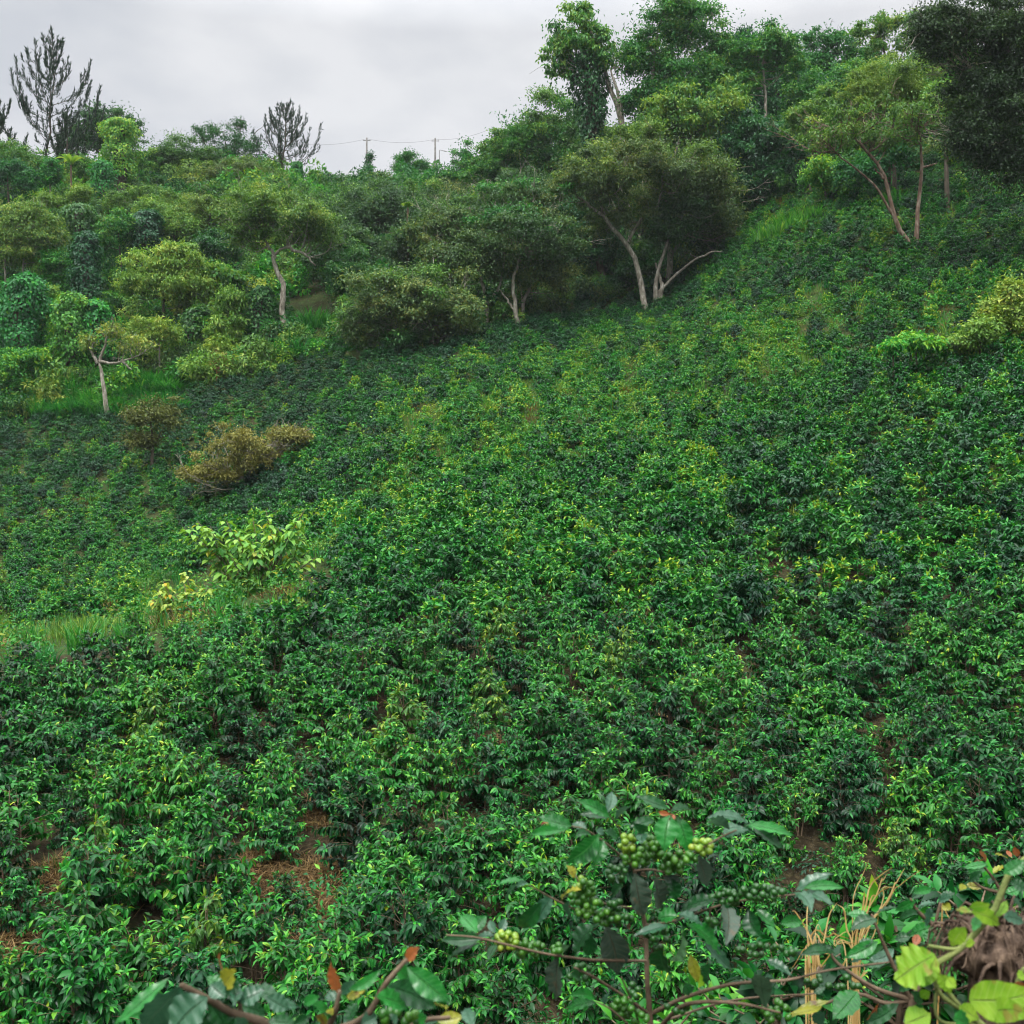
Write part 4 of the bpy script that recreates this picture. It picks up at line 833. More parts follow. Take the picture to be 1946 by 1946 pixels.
grass_clump('grass_clump', 'dark blade-leaved clump behind the two reddish trunks', 1706, 345, 86, 42, 16, 60, seed=40, tone=(.3, .1), w=.07, lean=.8)
for k, (px, py) in enumerate([(1500, 400), (1545, 365), (1470, 435)]):
    grass_clump('grass_clump', ['bright grassy bank at the upper crop corner', 'grass tuft against the bright bushy tree', 'grass tuft at the dark hollow edge'][k], px, py, 90, 36, 36, 240, seed=50 + k, tone=(.5, .14), w=.06)

# ---- pale large-leaved shrub
def big_leaf_shrub(label, base, D, heads, seed, L=.42):
    rng = rng_of(seed); s = D / F; B = U(base[0], base[1], D); B[2] = gz(B[0], B[1]) - .05
    root = empty('yellow_leaved_shrub', B, label, 'shrub'); tb = Tubes(); lv = Leaves()
    for hx, hy, dd in heads:
        H = U(hx, hy, D + dd) - B
        st = np.array([rng.normal(0, .25), rng.normal(0, .25), -.05])
        path = curve([st, st * .5 + H * .5 + np.array([rng.normal(0, .15), rng.normal(0, .15), -.1]), H], 10); tb.add(path, [.035, .02, .012], 5)
        for i in range(32):
            t = rng.uniform(.45, 1.0) ** .7; q = np.array([np.interp(t, np.linspace(0, 1, len(path)), path[:, k]) for k in range(3)])
            th = rng.uniform(0, 6.28); o = np.array([math.cos(th), math.sin(th), 0])
            q = q + o * rng.uniform(.02, .16)
            yl = rng.random() < .06
            old = t < .75
            lv.add(q[None], (o * .9 - UP * rng.uniform(.1, 1.0 if old else .5))[None], (UP + o * .2 + rng.normal(0, .25, 3))[None], [L * rng.uniform(.55, 1.1) * (1 if t < .93 else .7)], [L * rng.uniform(.4, .5)],
                   [1.0 if yl else (.22 + rng.normal(0, .12) if old else .58 + rng.normal(0, .13))])
    lv.build; obj('foliage', lv.build('shrub_foliage', M['shrub'], T_MID), root); obj('stem', tb.build('shrub_stems', M['twig']), root)
rs = np.random.default_rng(4)
heads = [(375, 990, 0), (350, 1003, .3), (400, 1000, -.3), (505, 970, 0), (480, 985, .4), (580, 968, 0), (565, 990, -.3), (530, 1000, .3), (450, 1010, -.4), (420, 1030, .2), (600, 1060, 0), (590, 1045, .5), (560, 1060, -.3), (500, 1040, -.5), (440, 1060, -.6), (470, 1070, .2), (395, 1060, .4), (520, 1080, -.4), (420, 1085, -.2), (545, 1020, .6), (380, 1030, .5), (480, 1030, -.7), (570, 1020, .2), (460, 1040, .4), (515, 1015, -.2), (430, 990, .5), (545, 1085, .2), (480, 1095, -.5)]
big_leaf_shrub('large pale shrub with big yellowing leaves in the middle of the coffee', (485, 1135), 40.5, heads, 'bs1', .44)
big_leaf_shrub('low pale yellow shrub sprawling downhill of the large one', (365, 1175), 38.5, [(300, 1120, 0), (330, 1130, .3), (350, 1110, -.3), (370, 1125, .2), (395, 1115, 0), (385, 1140, -.3), (320, 1145, 0), (350, 1085, .3), (290, 1140, .2), (310, 1105, .2), (360, 1150, .1), (340, 1160, -.2)], 'bs2', .3)
tree('leafy_shrub', 'pale green leafy shrub at the far edge of the crop, tallest there', 'shrub', (1915, 640), 56, [(1920, 560, 34, 44), (1890, 600, 32, 28), (1940, 620, 30, 40)], 'gold', None, .05, ncl=16, lai=.9, limbs=6, leaf=(.26, .1), tone=(.42, .14))
tree('leafy_shrub', 'low yellow-green shrub below the pale shrub at the crop edge', 'shrub', (1860, 660), 54, [(1865, 630, 38, 26), (1830, 650, 30, 18)], 'gold', None, .05, ncl=12, lai=.9, limbs=4, leaf=(.24, .1), tone=(.3, .14))
tree('fern_shrub', 'bright fern-like shrub among the dark coffee rows', 'shrub', (1745, 665), 54, [(1735, 648, 22, 14), (1765, 655, 24, 12)], 'bright', None, .04, ncl=10, lai=.9, limbs=4, leaf=(.3, .1), tone=(.62, .12), droop=.7)
tree('fern_shrub', 'small bright shrub left of the fern-like one', 'shrub', (1698, 672), 53, [(1698, 658, 16, 12)], 'bright', None, .04, ncl=8, lai=.9, limbs=3, leaf=(.3, .1), tone=(.6, .12), droop=.7)
tree('fern_shrub', 'bright green bush beside the yellow weedy gap in mid slope', 'shrub', (760, 885), 58, [(758, 868, 24, 20)], 'bright', None, .04, ncl=9, lai=1.1, limbs=3, leaf=(.3, .12), tone=(.58, .12))

# ---- poles, roofs, wires on the ridge
def pole(label, px, py, D, top, kind):
    s = D / F; B = U(px, py, D); B[2] = gz(B[0], B[1]) - .1
    root = empty('utility_pole', B, label, 'utility pole')
    T = U(px, top, D) - B; tb = Tubes(); tb.add([[0, 0, 0], T * .5, T], [.17, .11], 10); obj('post', tb.build('post', M['pole']), root)
    tb = Tubes(); tb.add([T + [-.5, 0, -.35], T + [.5, 0, -.35]], .05, 5); obj('crossarm', tb.build('crossarm', M['pole']), root)
    for dx in (-.42, .42):
        t2 = Tubes(); t2.add([T + [dx, 0, -.35], T + [dx, 0, -.12]], [.05, .035], 6); obj('insulator', t2.build('insulator', M['roof']), root)
    return B + T + np.array([0, 0, -.12])
D1 = 152; D2 = 150
A = pole('slender pole wrapped by the spindly sapling', 697, 350, D1, 262, 0)
Bp = pole('bare utility pole beside the small roof', 827, 350, D2, 263, 1)
def street_lamp():
    D = 149; s = D / F; B = U(837, 352, D); B[2] = gz(B[0], B[1]) - .1
    root = empty('street_lamp', B, 'thin street lamp with a curved arm next to the utility pole', 'street lamp')
    T = U(835, 288, D) - B; tb = Tubes(); tb.add(curve([[0, 0, 0], T * .6, T, T + [.25, 0, .18], T + [.6, 0, .1]], 12), [.06, .03], 6); obj('post', tb.build('post', M['pole']), root)
    tb = Tubes(); tb.add([T + [.5, 0, .12], T + [.75, 0, .08], T + [1.0, 0, .02]], [.05, .1, .06], 8); obj('lamp_head', tb.build('lamp_head', M['roof']), root)
street_lamp()
def wire(label, a, b, sag):
    t = np.linspace(0, 1, 24)[:, None]; P = a + (b - a) * t - UP * sag * 4 * t * (1 - t)
    tb = Tubes(); tb.add(P - a, .012, 4); o = obj('power_line', tb.build('power_line', M['bark_dark']), None, a); tag(o, label, 'cable')
wire('thin cable strung between the two skyline poles', A, Bp, .5)
wire('thin cable running from the bare pole to the broad tree', Bp, U(925, 248, 140), .4)
wire('thin cable running from the slender pole toward the open conifer', A, U(560, 272, 156), .5)

def box(bm_list, x0, x1, y0, y1, z0, z1):
    k = len(bm_list[0]) ; V, fs = bm_list
    V += [(x, y, z) for x in (x0, x1) for y in (y0, y1) for z in (z0, z1)]
    fs += [tuple(k + i for i in q) for q in [(0, 1, 3, 2), (4, 6, 7, 5), (0, 4, 5, 1), (2, 3, 7, 6), (0, 2, 6, 4), (1, 5, 7, 3)]]
def shelter(label, x0, x1, ytop, D, pitch):
    s = D / F; a = U(x0, ytop, D); b = U(x1, ytop, D); w = b[0] - a[0]
    gzv = gz((a[0] + b[0]) / 2, D) - .3; B = np.array([a[0], D, gzv]); top = a[2] - gzv
    root = empty('shelter', B, label, 'shelter')
    bl = ([], []); n = 24                                  # sheet roof with ridges, tilted
    xs_ = np.linspace(-.25, w + .25, n); V = []
    for i, x in enumerate(xs_):
        zz = .03 * (i % 2); V += [(x, -1.6, top - pitch * .5 + zz), (x, 1.8, top + pitch * .5 + zz), (x, -1.6, top - pitch * .5 + zz - .07), (x, 1.8, top + pitch * .5 + zz - .07)]
    f = []
    for i in range(n - 1):
        a_, b_ = 4 * i, 4 * i + 4; f += [(a_, b_, b_ + 1, a_ + 1), (a_ + 2, a_ + 3, b_ + 3, b_ + 2), (a_, a_ + 2, b_ + 2, b_), (a_ + 1, b_ + 1, b_ + 3, a_ + 3)]
    f += [(0, 1, 3, 2), (4 * n - 4, 4 * n - 2, 4 * n - 1, 4 * n - 3)]
    obj('roof', mesh_from('roof', V, [4] * len(f), [i for q in f for i in q], M['roof']), root)
    for x in (.0, w * .5, w):
        for y in (-1.4, 1.6):
            tb = Tubes(); tb.add([[x, y, 0], [x, y, top + pitch * .5 * (y / 1.7) - .075]], .07, 6); obj('post', tb.build('post', M['pole']), root)
    bl = ([], []); box(bl, .1, w - .1, 1.62, 1.72, 0, top * .55)
    obj('wall', mesh_from('wall', bl[0], [4] * len(bl[1]), [i for q in bl[1] for i in q], M['roof']), root)
shelter('low flat-roofed open shelter on the ridge right of the open conifer', 588, 640, 336, 151, .35)
shelter('small flat roof on the ridge beside the bare utility pole', 822, 862, 336, 150, .3)
print('tree leaves', TOTAL[0])

# ------------------------------------------------------------------ foreground plants
def fg_mat(name, c0, c1, vein, under, rough=.33, spec=.45, spots=None, trans=.25):
    m, nt, nd, lk = nodes_of(name)
    out = nd.new('ShaderNodeOutputMaterial')
    au = nd.new('ShaderNodeAttribute'); au.attribute_name = 'lu'; av = nd.new('ShaderNodeAttribute'); av.attribute_name = 'lv'
    tc = nd.new('ShaderNodeTexCoord'); no = nd.new('ShaderNodeTexNoise'); no.inputs['Scale'].default_value = 22; no.inputs['Detail'].default_value = 5
    lk.new(tc.outputs['Object'], no.inputs['Vector'])
    r = ramp(nd, [(.3, c0), (.68, c1)]); lk.new(no.outputs['Fac'], r.inputs['Fac'])
    def mth(op, a, b=None, c=None, cl=False):
        x = nd.new('ShaderNodeMath'); x.operation = op; x.use_clamp = cl
        for i, v in enumerate((a, b, c)):
            if v is None: continue
            if isinstance(v, (int, float)): x.inputs[i].default_value = v
            else: lk.new(v, x.inputs[i])
        return x.outputs[0]
    ab = mth('ABSOLUTE', av.outputs['Fac'])
    mid = mth('SUBTRACT', 1.0, mth('MULTIPLY', ab, 14.0), cl=True)
    ph = mth('SINE', mth('MULTIPLY', mth('SUBTRACT', au.outputs['Fac'], mth('MULTIPLY', ab, .16)), 62.0))
    lat = mth('MULTIPLY', mth('GREATER_THAN', ph, .9), .45)
    vn = mth('MAXIMUM', mid, lat)
    mx = nd.new('ShaderNodeMix'); mx.data_type = 'RGBA'; lk.new(vn, mx.inputs[0]); lk.new(r.outputs[0], mx.inputs[6]); mx.inputs[7].default_value = (*vein, 1)
    col = mx.outputs[2]
    if spots:
        n2 = nd.new('ShaderNodeTexNoise'); n2.inputs['Scale'].default_value = 38; n2.inputs['Detail'].default_value = 3; lk.new(tc.outputs['Object'], n2.inputs['Vector'])
        sp_ = ramp(nd, [(.60, (0, 0, 0)), (.68, (1, 1, 1))]); lk.new(n2.outputs['Fac'], sp_.inputs['Fac'])
        m2 = nd.new('ShaderNodeMix'); m2.data_type = 'RGBA'; lk.new(sp_.outputs[0], m2.inputs[0]); lk.new(col, m2.inputs[6]); m2.inputs[7].default_value = (*spots, 1); col = m2.outputs[2]
    ge = nd.new('ShaderNodeNewGeometry'); m3 = nd.new('ShaderNodeMix'); m3.data_type = 'RGBA'; lk.new(ge.outputs['Backfacing'], m3.inputs[0]); lk.new(col, m3.inputs[6]); m3.inputs[7].default_value = (*under, 1)
    col = m3.outputs[2]
    p = nd.new('ShaderNodeBsdfPrincipled'); p.inputs['Roughness'].default_value = rough; p.inputs['Specular IOR Level'].default_value = spec; lk.new(col, p.inputs['Base Color'])
    bu = nd.new('ShaderNodeBump'); bu.inputs['Strength'].default_value = .9; bu.inputs['Distance'].default_value = .006; bu.invert = True
    lk.new(vn, bu.inputs['Height']); lk.new(bu.outputs[0], p.inputs['Normal'])
    t = nd.new('ShaderNodeBsdfTranslucent'); lk.new(col, t.inputs['Color'])
    ms = nd.new('ShaderNodeMixShader'); ms.inputs[0].default_value = trans; lk.new(p.outputs[0], ms.inputs[1]); lk.new(t.outputs[0], ms.inputs[2]); lk.new(ms.outputs[0], out.inputs['Surface'])
    return m
FG = {
 'g': fg_mat('fresh_coffee_leaf', (.004, .075, .010), (.014, .18, .022), (.08, .34, .07), (.07, .17, .07)),
 'd': fg_mat('deep_coffee_leaf', (.003, .032, .008), (.008, .08, .014), (.03, .15, .04), (.05, .11, .055)),
 'p': fg_mat('sheen_painted_pale_leaf', (.014, .07, .033), (.035, .115, .055), (.07, .17, .08), (.04, .11, .055), rough=.34, spec=.55),  # greyed base colour: sheen painted in, also serves for pale undersides
 'k': fg_mat('weathered_coffee_leaf', (.02, .048, .028), (.05, .085, .055), (.13, .13, .08), (.045, .075, .05), rough=.5, spots=(.075, .07, .04)),
 'y': fg_mat('yellow_coffee_leaf', (.13, .18, .012), (.28, .27, .02), (.34, .33, .08), (.2, .22, .04), spots=(.14, .08, .02)),
 'o': fg_mat('orange_young_leaf', (.20, .05, .014), (.34, .11, .03), (.36, .17, .07), (.28, .11, .04)),
 'l': fg_mat('lime_vine_leaf', (.10, .27, .01), (.24, .40, .025), (.35, .5, .1), (.2, .33, .06), rough=.55, spec=.3, spots=(.2, .2, .03), trans=.4),
}
def big_leaf(parent, B, b, t, w, mat, seed, face=.55, wave=1.0, shape=1.0, arch=.10, fold=.12):
    """one broad leaf from base point b to tip t (world), w its width in metres"""
    rng = rng_of('leaf%s' % seed)
    D = t - b; L = np.linalg.norm(D); D = D / L
    cam = nrm(-(b + t) / 2)
    N = UP * (1 - face) + cam * face + rng.normal(0, .22, 3); N = nrm(N - D * (N @ D)); S = np.cross(N, D)
    nu, nv = 17, 7
    u = np.linspace(0, 1, nu); v = np.linspace(-1, 1, nv)
    prof = (np.sin(np.pi * np.clip(u, 0, 1) ** (.8 * shape)) ** .95) * 1.0 if shape == 1.0 else (np.sin(np.pi * np.clip(u, 0, 1) ** (.82 * shape)) ** .8) * (1 - .25 * u) * 1.08
    if shape == 1.0: prof = np.interp(u, [0, .08, .2, .35, .5, .65, .78, .88, .95, 1], [.03, .3, .7, .96, 1.0, .86, .58, .28, .1, .01])
    prof[0] = .03; prof[-1] = .012
    uu, vv = np.meshgrid(u, v, indexing='ij'); pp = np.repeat(prof[:, None], nv, 1)
    z = -arch * L * (uu ** 2) * 1.6 + arch * L * .9 * uu + np.abs(vv) ** 1.4 * fold * w * (pp / pp.max()) + wave * .085 * w * np.sin(uu * 30 + np.sign(vv) * .6 + rng.uniform(0, 6)) * np.abs(vv) ** 2 * (uu > .08)
    bend = rng.normal(0, .05) * L * np.sin(np.pi * uu)
    V = b + D * (uu * L)[..., None] + S * (vv * pp * w * .5 + bend)[..., None] + N * z[..., None] - B
    f = [(i * nv + j, (i + 1) * nv + j, (i + 1) * nv + j + 1, i * nv + j + 1) for i in range(nu - 1) for j in range(nv - 1)]
    me = mesh_from('leaf', V.reshape(-1, 3), [4] * len(f), [q for x in f for q in x], FG[mat], {'lu': uu.ravel(), 'lv': vv.ravel(), 'tone': np.full(nu * nv, .5)}, smooth=True)
    o = obj('leaf', me, parent)
    lb = {'y': 'yellowed leaf', 'o': 'orange young leaf', 'k': 'weathered grey-brown leaf'}.get(mat)
    if lb: o['label'] = lb
    return o

_bm = __import__('bmesh')
def berry_mesh():
    bm = _bm.new(); _bm.ops.create_uvsphere(bm, u_segments=12, v_segments=8, radius=1.0)
    for v in bm.verts:
        v.co.z *= 1.14
        r = math.hypot(v.co.x, v.co.y)
        if v.co.z > 1.0 and r < .25: v.co.z -= .14       # the little navel at the blossom end
    me = bpy.data.meshes.new('berry'); bm.to_mesh(me); bm.free()
    for p in me.polygons: p.use_smooth = True
    return me
def berry_mat(name, c0, c1):
    m, nt, nd, lk = nodes_of(name)
    out = nd.new('ShaderNodeOutputMaterial'); p = nd.new('ShaderNodeBsdfPrincipled'); p.inputs['Roughness'].default_value = .32
    oi = nd.new('ShaderNodeObjectInfo'); r = ramp(nd, [(0, c0), (1, c1)]); lk.new(oi.outputs['Random'], r.inputs['Fac']); lk.new(r.outputs[0], p.inputs['Base Color'])
    p.inputs['Subsurface Weight'].default_value = .12; p.inputs['Subsurface Radius'].default_value = (.004, .008, .002); p.inputs['Subsurface Scale'].default_value = .5
    lk.new(p.outputs[0], out.inputs['Surface']); return m
BERRY = {}
for k_, c0, c1 in (('n', (.02, .10, .008), (.07, .20, .016)), ('l', (.10, .21, .012), (.24, .32, .03)), ('d', (.010, .06, .008), (.03, .12, .014))):
    me = berry_mesh(); me.materials.append(berry_mat('green_berry_' + k_, c0, c1)); BERRY[k_] = me

class Zoom:
    """readings taken on an enlarged crop of the photograph"""
    def __init__(s, x0, y0, sc): s.x0, s.y0, s.sc = x0, y0, sc
    def __call__(s, u, v, d): return U(s.x0 + u / s.sc, s.y0 + v / s.sc, d)

def plant_root(name, label, cat, px, d):
    B = U(px, 1900, d); B[2] = gz(B[0], B[1]) - .02
    return empty(name, B, label, cat), B

# -- coffee plant with green berries
D0 = 2.25
root, B = plant_root('coffee_plant', 'coffee plant close to the camera, its branches loaded with round green berries', 'coffee plant', 1236, D0)
Z2 = Zoom(900, 1500, 3.864); Z1 = Zoom(800, 1450, 1.686)
tb = Tubes()
def br(pts, r, z=Z2):
    P = np.array([z(a, b, D0 + c) for a, b, c in pts]) - B
    tb.add(curve(P, 22), [x * .55 for x in r], 6)
st0 = Z2(1300, 1723, D0) - B
tb.add(curve([[0, 0, -.05], [st0[0] * .5 + .02, .03, st0[2] * .5], st0], 12), [.012, .008], 7)
br([(1300, 1723, 0), (1275, 1400, 0), (1265, 1100, .02), (1230, 800, .02), (1170, 570, 0), (1090, 360, -.03)], [.011, .008, .005])
br([(1290, 1650, 0), (1120, 1530, -.05), (900, 1390, -.1), (740, 1310, -.12)], [.006, .004])
br([(1265, 1260, 0), (900, 1255, -.06), (640, 1225, -.1), (490, 1200, -.12), (160, 1120, -.15), (0, 1085, -.16), (-200, 1070, -.17)], [.006, .003])
br([(1320, 1640, 0), (1550, 1530, -.05), (1900, 1430, -.1), (2300, 1400, -.12), (2600, 1330, -.1), (3050, 1270, -.08)], [.008, .003])
br([(1370, 1740, 0), (1560, 1580, -.1), (1932, 1570, -.15), (2250, 1640, -.15)], [.009, .004])
br([(1220, 1730, -.05), (1150, 1530, -.08), (1085, 1380, -.1)], [.004, .003])
br([(1180, 600, 0), (1300, 590, -.04), (1420, 600, -.06), (1600, 480, -.08), (1800, 360, -.1), (1930, 300, -.1)], [.005, .003])
br([(1230, 880, 0), (930, 830, -.06), (780, 690, -.1), (740, 600, -.1)], [.005, .003])
br([(780, 900, -.08), (560, 790, -.1), (400, 700, -.12)], [.004, .002])
br([(1262, 1000, .02), (1500, 960, -.05), (1850, 840, -.05), (2200, 790, -.06), (2500, 760, -.06)], [.005, .003])
br([(1170, 570, 0), (1000, 420, -.06), (830, 300, -.1), (720, 270, -.1)], [.005, .002])
br([(1090, 360, -.03), (1060, 280, -.04), (985, 170, -.05)], [.004, .002])
br([(1170, 570, 0), (1350, 380, -.1), (1460, 180, -.14)], [.004, .002])
br([(1130, 1720, -.1), (1000, 1610, -.12), (900, 1560, -.13)], [.004, .002])
br([(1400, 1700, .05), (1900, 1550, .1), (2500, 1500, .1)], [.006, .003])
obj('stem', tb.build('coffee_plant_stem', M['twig']), root)

L2 = [  # base u v, tip u v, width, material, depth of base, tip
 (1000, 200, 770, 60, 110, 'g'), (1000, 210, 770, 170, 80, 'd'), (985, 170, 1020, 0, 95, 'p'), (1050, 220, 1150, 90, 85, 'p'), (720, 270, 480, 180, 120, 'g'), (640, 240, 500, 240, 50, 'o'),
 (700, 290, 380, 320, 80, 'g'), (830, 300, 720, 240, 90, 'p'), (920, 330, 680, 545, 165, 'g'), (950, 370, 890, 560, 120, 'g'), (960, 310, 1075, 360, 90, 'd'), (860, 330, 760, 330, 70, 'd'), (900, 300, 960, 330, 70, 'p'),
 (1430, 140, 1205, 30, 100, 'd'), (1450, 165, 1650, 140, 90, 'd'), (1450, 185, 1345, 160, 42, 'o'), (1450, 180, 1470, 225, 30, 'o'), (1440, 190, 1400, 450, 180, 'g'), (1500, 200, 1590, 475, 140, 'g'), (1280, 290, 1180, 260, 70, 'd'), (1330, 230, 1140, 270, 90, 'd'),
 (1880, 295, 1735, 170, 120, 'p'), (1830, 330, 1980, 270, 90, 'p'), (740, 650, 690, 555, 75, 'y'), (790, 740, 625, 775, 90, 'y'), (585, 780, 445, 990, 130, 'p'), (700, 820, 690, 960, 110, 'p'),
 (400, 690, 180, 665, 85, 'g'), (400, 690, 300, 720, 50, 'p'), (330, 690, 205, 840, 70, 'd'), (500, 830, 310, 1040, 130, 'd'), (0, 1060, 100, 920, 110, 'g'), (160, 1060, 115, 950, 65, 'p'), (190, 1050, 240, 940, 80, 'p'),
 (160, 1075, 0, 1085, 70, 'p'), (170, 1140, 105, 1255, 65, 'd'), (970, 1005, 1065, 1380, 235, 'k'), (890, 1000, 715, 1210, 190, 'd'), (850, 1050, 830, 1240, 120, 'd'), (1180, 615, 1270, 960, 190, 'k'), (1330, 650, 1410, 890, 170, 'k'),
 (1080, 500, 960, 650, 120, 'k'), (1650, 485, 1735, 730, 135, 'k'), (1450, 650, 1480, 820, 140, 'd'), (1780, 800, 1505, 930, 120, 'd'), (1500, 930, 1340, 930, 130, 'g'), (1500, 920, 1700, 985, 110, 'p'), (1525, 990, 1500, 1270, 190, 'g'),
 (1570, 990, 1835, 1195, 160, 'g'), (1690, 1120, 1925, 1320, 120, 'p'), (1850, 850, 1885, 1100, 160, 'k'), (620, 1230, 575, 1555, 190, 'k'), (900, 1565, 655, 1605, 120, 'g'), (890, 1535, 735, 1495, 90, 'g'), (960, 1590, 990, 1490, 65, 'p'), (880, 1540, 905, 1500, 40, 'p'),
 (1560, 1420, 1585, 1520, 100, 'd'), (1430, 1000, 1175, 1050, 80, 'p'), (1590, 1210, 1655, 1430, 90, 'y'), (700, 1150, 640, 1205, 80, 'g'), (1380, 1150, 1420, 1400, 190, 'd'), (1100, 700, 1000, 800, 90, 'd'), (1240, 1050, 1160, 1090, 70, 'g'), (1740, 1280, 1700, 1480, 140, 'd'),
 (1400, 640, 1520, 760, 120, 'k'), (1230, 330, 1240, 390, 90, 'p'), (1420, 1610, 1400, 1560, 60, 'p'),
]
L1 = [(1050, 195, 925, 160, 48, 'p'), (1040, 200, 1205, 222, 42, 'g'), (1060, 205, 1172, 270, 45, 'd'), (1050, 215, 970, 232, 44, 'p'), (1200, 410, 1316, 342, 52, 'p'), (1200, 415, 1252, 462, 52, 'p'), (1225, 402, 1362, 392, 38, 'g'), (1235, 410, 1320, 440, 44, 'p'),
      (1075, 470, 1142, 525, 40, 'g'), (1150, 515, 1230, 505, 44, 'g'), (1225, 612, 1345, 592, 42, 'd'), (1180, 805, 1292, 765, 30, 'y'), (1105, 632, 1192, 675, 40, 'p'), (1100, 690, 1155, 700, 30, 'p'), (1090, 680, 1110, 770, 70, 'd'), (180, 545, 125, 478, 52, 'g'), (200, 562, 58, 560, 46, 'd'), (190, 578, 82, 612, 42, 'd'),
      (960, 450, 1000, 560, 70, 'd'), (1050, 470, 1090, 560, 60, 'd'), (950, 440, 830, 470, 50, 'd'), (1215, 600, 1140, 610, 40, 'g'), (480, 680, 520, 690, 40, 'd')]
for i, (a, b, c, d, w, mt) in enumerate(L2 + L1):
    z = Z2 if i < len(L2) else Z1
    rng = rng_of('f1%d' % i); d0 = D0 - .1 + rng.normal(0, .06)
    big_leaf(root, B, z(a, b, d0), z(c, d, d0 + rng.normal(0, .04)), w * .9 / z.sc / F * D0, mt, 'f1%d' % i, face=.62 if w > 100 else .5, arch=.2, fold=.2)

CL = [(1130, 400, 60, 60, 14, 'l'), (1200, 505, 110, 50, 18, 'n'), (1310, 420, 90, 100, 24, 'n'), (1520, 520, 110, 60, 20, 'n'), (1670, 420, 75, 60, 16, 'l'), (1450, 580, 80, 35, 9, 'n'), (800, 770, 100, 100, 22, 'n'), (850, 880, 100, 80, 20, 'n'), (960, 940, 100, 60, 16, 'n'),
      (240, 1110, 80, 70, 22, 'l'), (410, 1170, 100, 60, 22, 'n'), (1850, 800, 110, 60, 22, 'd'), (1040, 860, 50, 50, 7, 'd'), (1080, 940, 90, 45, 11, 'd'), (1340, 1080, 90, 90, 20, 'd'), (1100, 1600, 80, 70, 22, 'n'), (1230, 1690, 60, 60, 8, 'n'), (620, 1180, 40, 40, 8, 'n'), (780, 1330, 90, 80, 11, 'd'),
      (1740, 980, 40, 50, 7, 'd'), (1050, 610, 70, 60, 12, 'd'), (2120, 760, 180, 50, 24, 'd'), (1180, 1470, 60, 60, 5, 'd'), (2150, 1180, 260, 40, 18, 'd'), (2230, 1630, 120, 70, 16, 'n'), (2650, 1420, 230, 50, 16, 'd'), (1500, 1600, 80, 60, 5, 'd'), (790, 690, 40, 40, 5, 'l')]
count = 0; rest = []
for ci, (u, v, ru, rv, n_, kd) in enumerate(CL):
    rng = rng_of('cl%d' % ci); pts = []
    dcl = D0 - .09
    for _ in range(n_ * 40):
        if len(pts) >= n_: break
        a = rng.uniform(0, 6.28); r = rng.random() ** .5
        p = Z2(u + math.cos(a) * r * ru, v + math.sin(a) * r * rv, dcl + rng.normal(0, .012))
        if all(np.linalg.norm(p - q) > .0108 for q in pts): pts.append(p)
    for p in pts:
        rad = .0066 * rng.uniform(.85, 1.1)
        if count < 100 and rng.random() < .5:
            o = obj('berry', BERRY[kd], root, p - B); o.scale = (rad,) * 3; o.rotation_euler = tuple(rng.uniform(0, 6.28, 3)); count += 1
        else: rest.append((p - B, rad, kd, rng.uniform(0, 6.28, 3)))
from mathutils import Euler
Vs = []; lp = []; sz = []; mi = []; kk = 0; mats = [BERRY[c].materials[0] for c in 'nld']
src = BERRY['n']; sv = np.array([v.co[:] for v in src.vertices]); sf = [tuple(p.vertices) for p in src.polygons]
for p, rad, kd, e in rest:
    R_ = np.array(Euler(e).to_matrix()); Vs.append((sv * rad) @ R_.T + p)
    for f in sf: lp += [i + kk for i in f]; sz.append(len(f)); mi.append('nld'.index(kd))
    kk += len(sv)
o = obj('berries', mesh_from('berries', np.concatenate(Vs), sz, lp, mats, smooth=True, midx=mi), root); o['kind'] = 'stuff'

# -- glossy leafy shoots along the bottom edge
D1f = 1.62
root, B = plant_root('coffee_plant', 'coffee plant at the bottom edge, large glossy leaves and reddish young tips', 'coffee plant', 560, D1f)
Z3 = Zoom(180, 1780, 2.611); tb = Tubes()
def br3(pts, r):
    tb.add(curve(np.array([Z3(a, b, D1f + c) for a, b, c in pts]) - B, 18), r, 7)
c0 = Z3(950, 470, D1f) - B
tb.add(curve([[0, 0, -.05], c0 * np.array([.6, .6, .5]), c0], 12), [.014, .009], 7)
br3([(950, 470, 0), (800, 415, -.02), (690, 380, -.04), (560, 310, -.06), (430, 240, -.08)], [.008, .004])
br3([(950, 470, 0), (1150, 470, 0), (1340, 400, -.02), (1440, 240, -.03), (1545, 115, -.04)], [.007, .003])
br3([(720, 390, -.03), (715, 320, -.03), (640, 180, -.04)], [.004, .002])
br3([(1150, 470, 0), (1190, 380, -.03), (1215, 270, -.04)], [.005, .003])
br3([(1500, 500, .02), (1620, 420, .02), (1760, 400, .02)], [.005, .003])
obj('stem', tb.build('coffee_plant_stem', M['twig']), root)
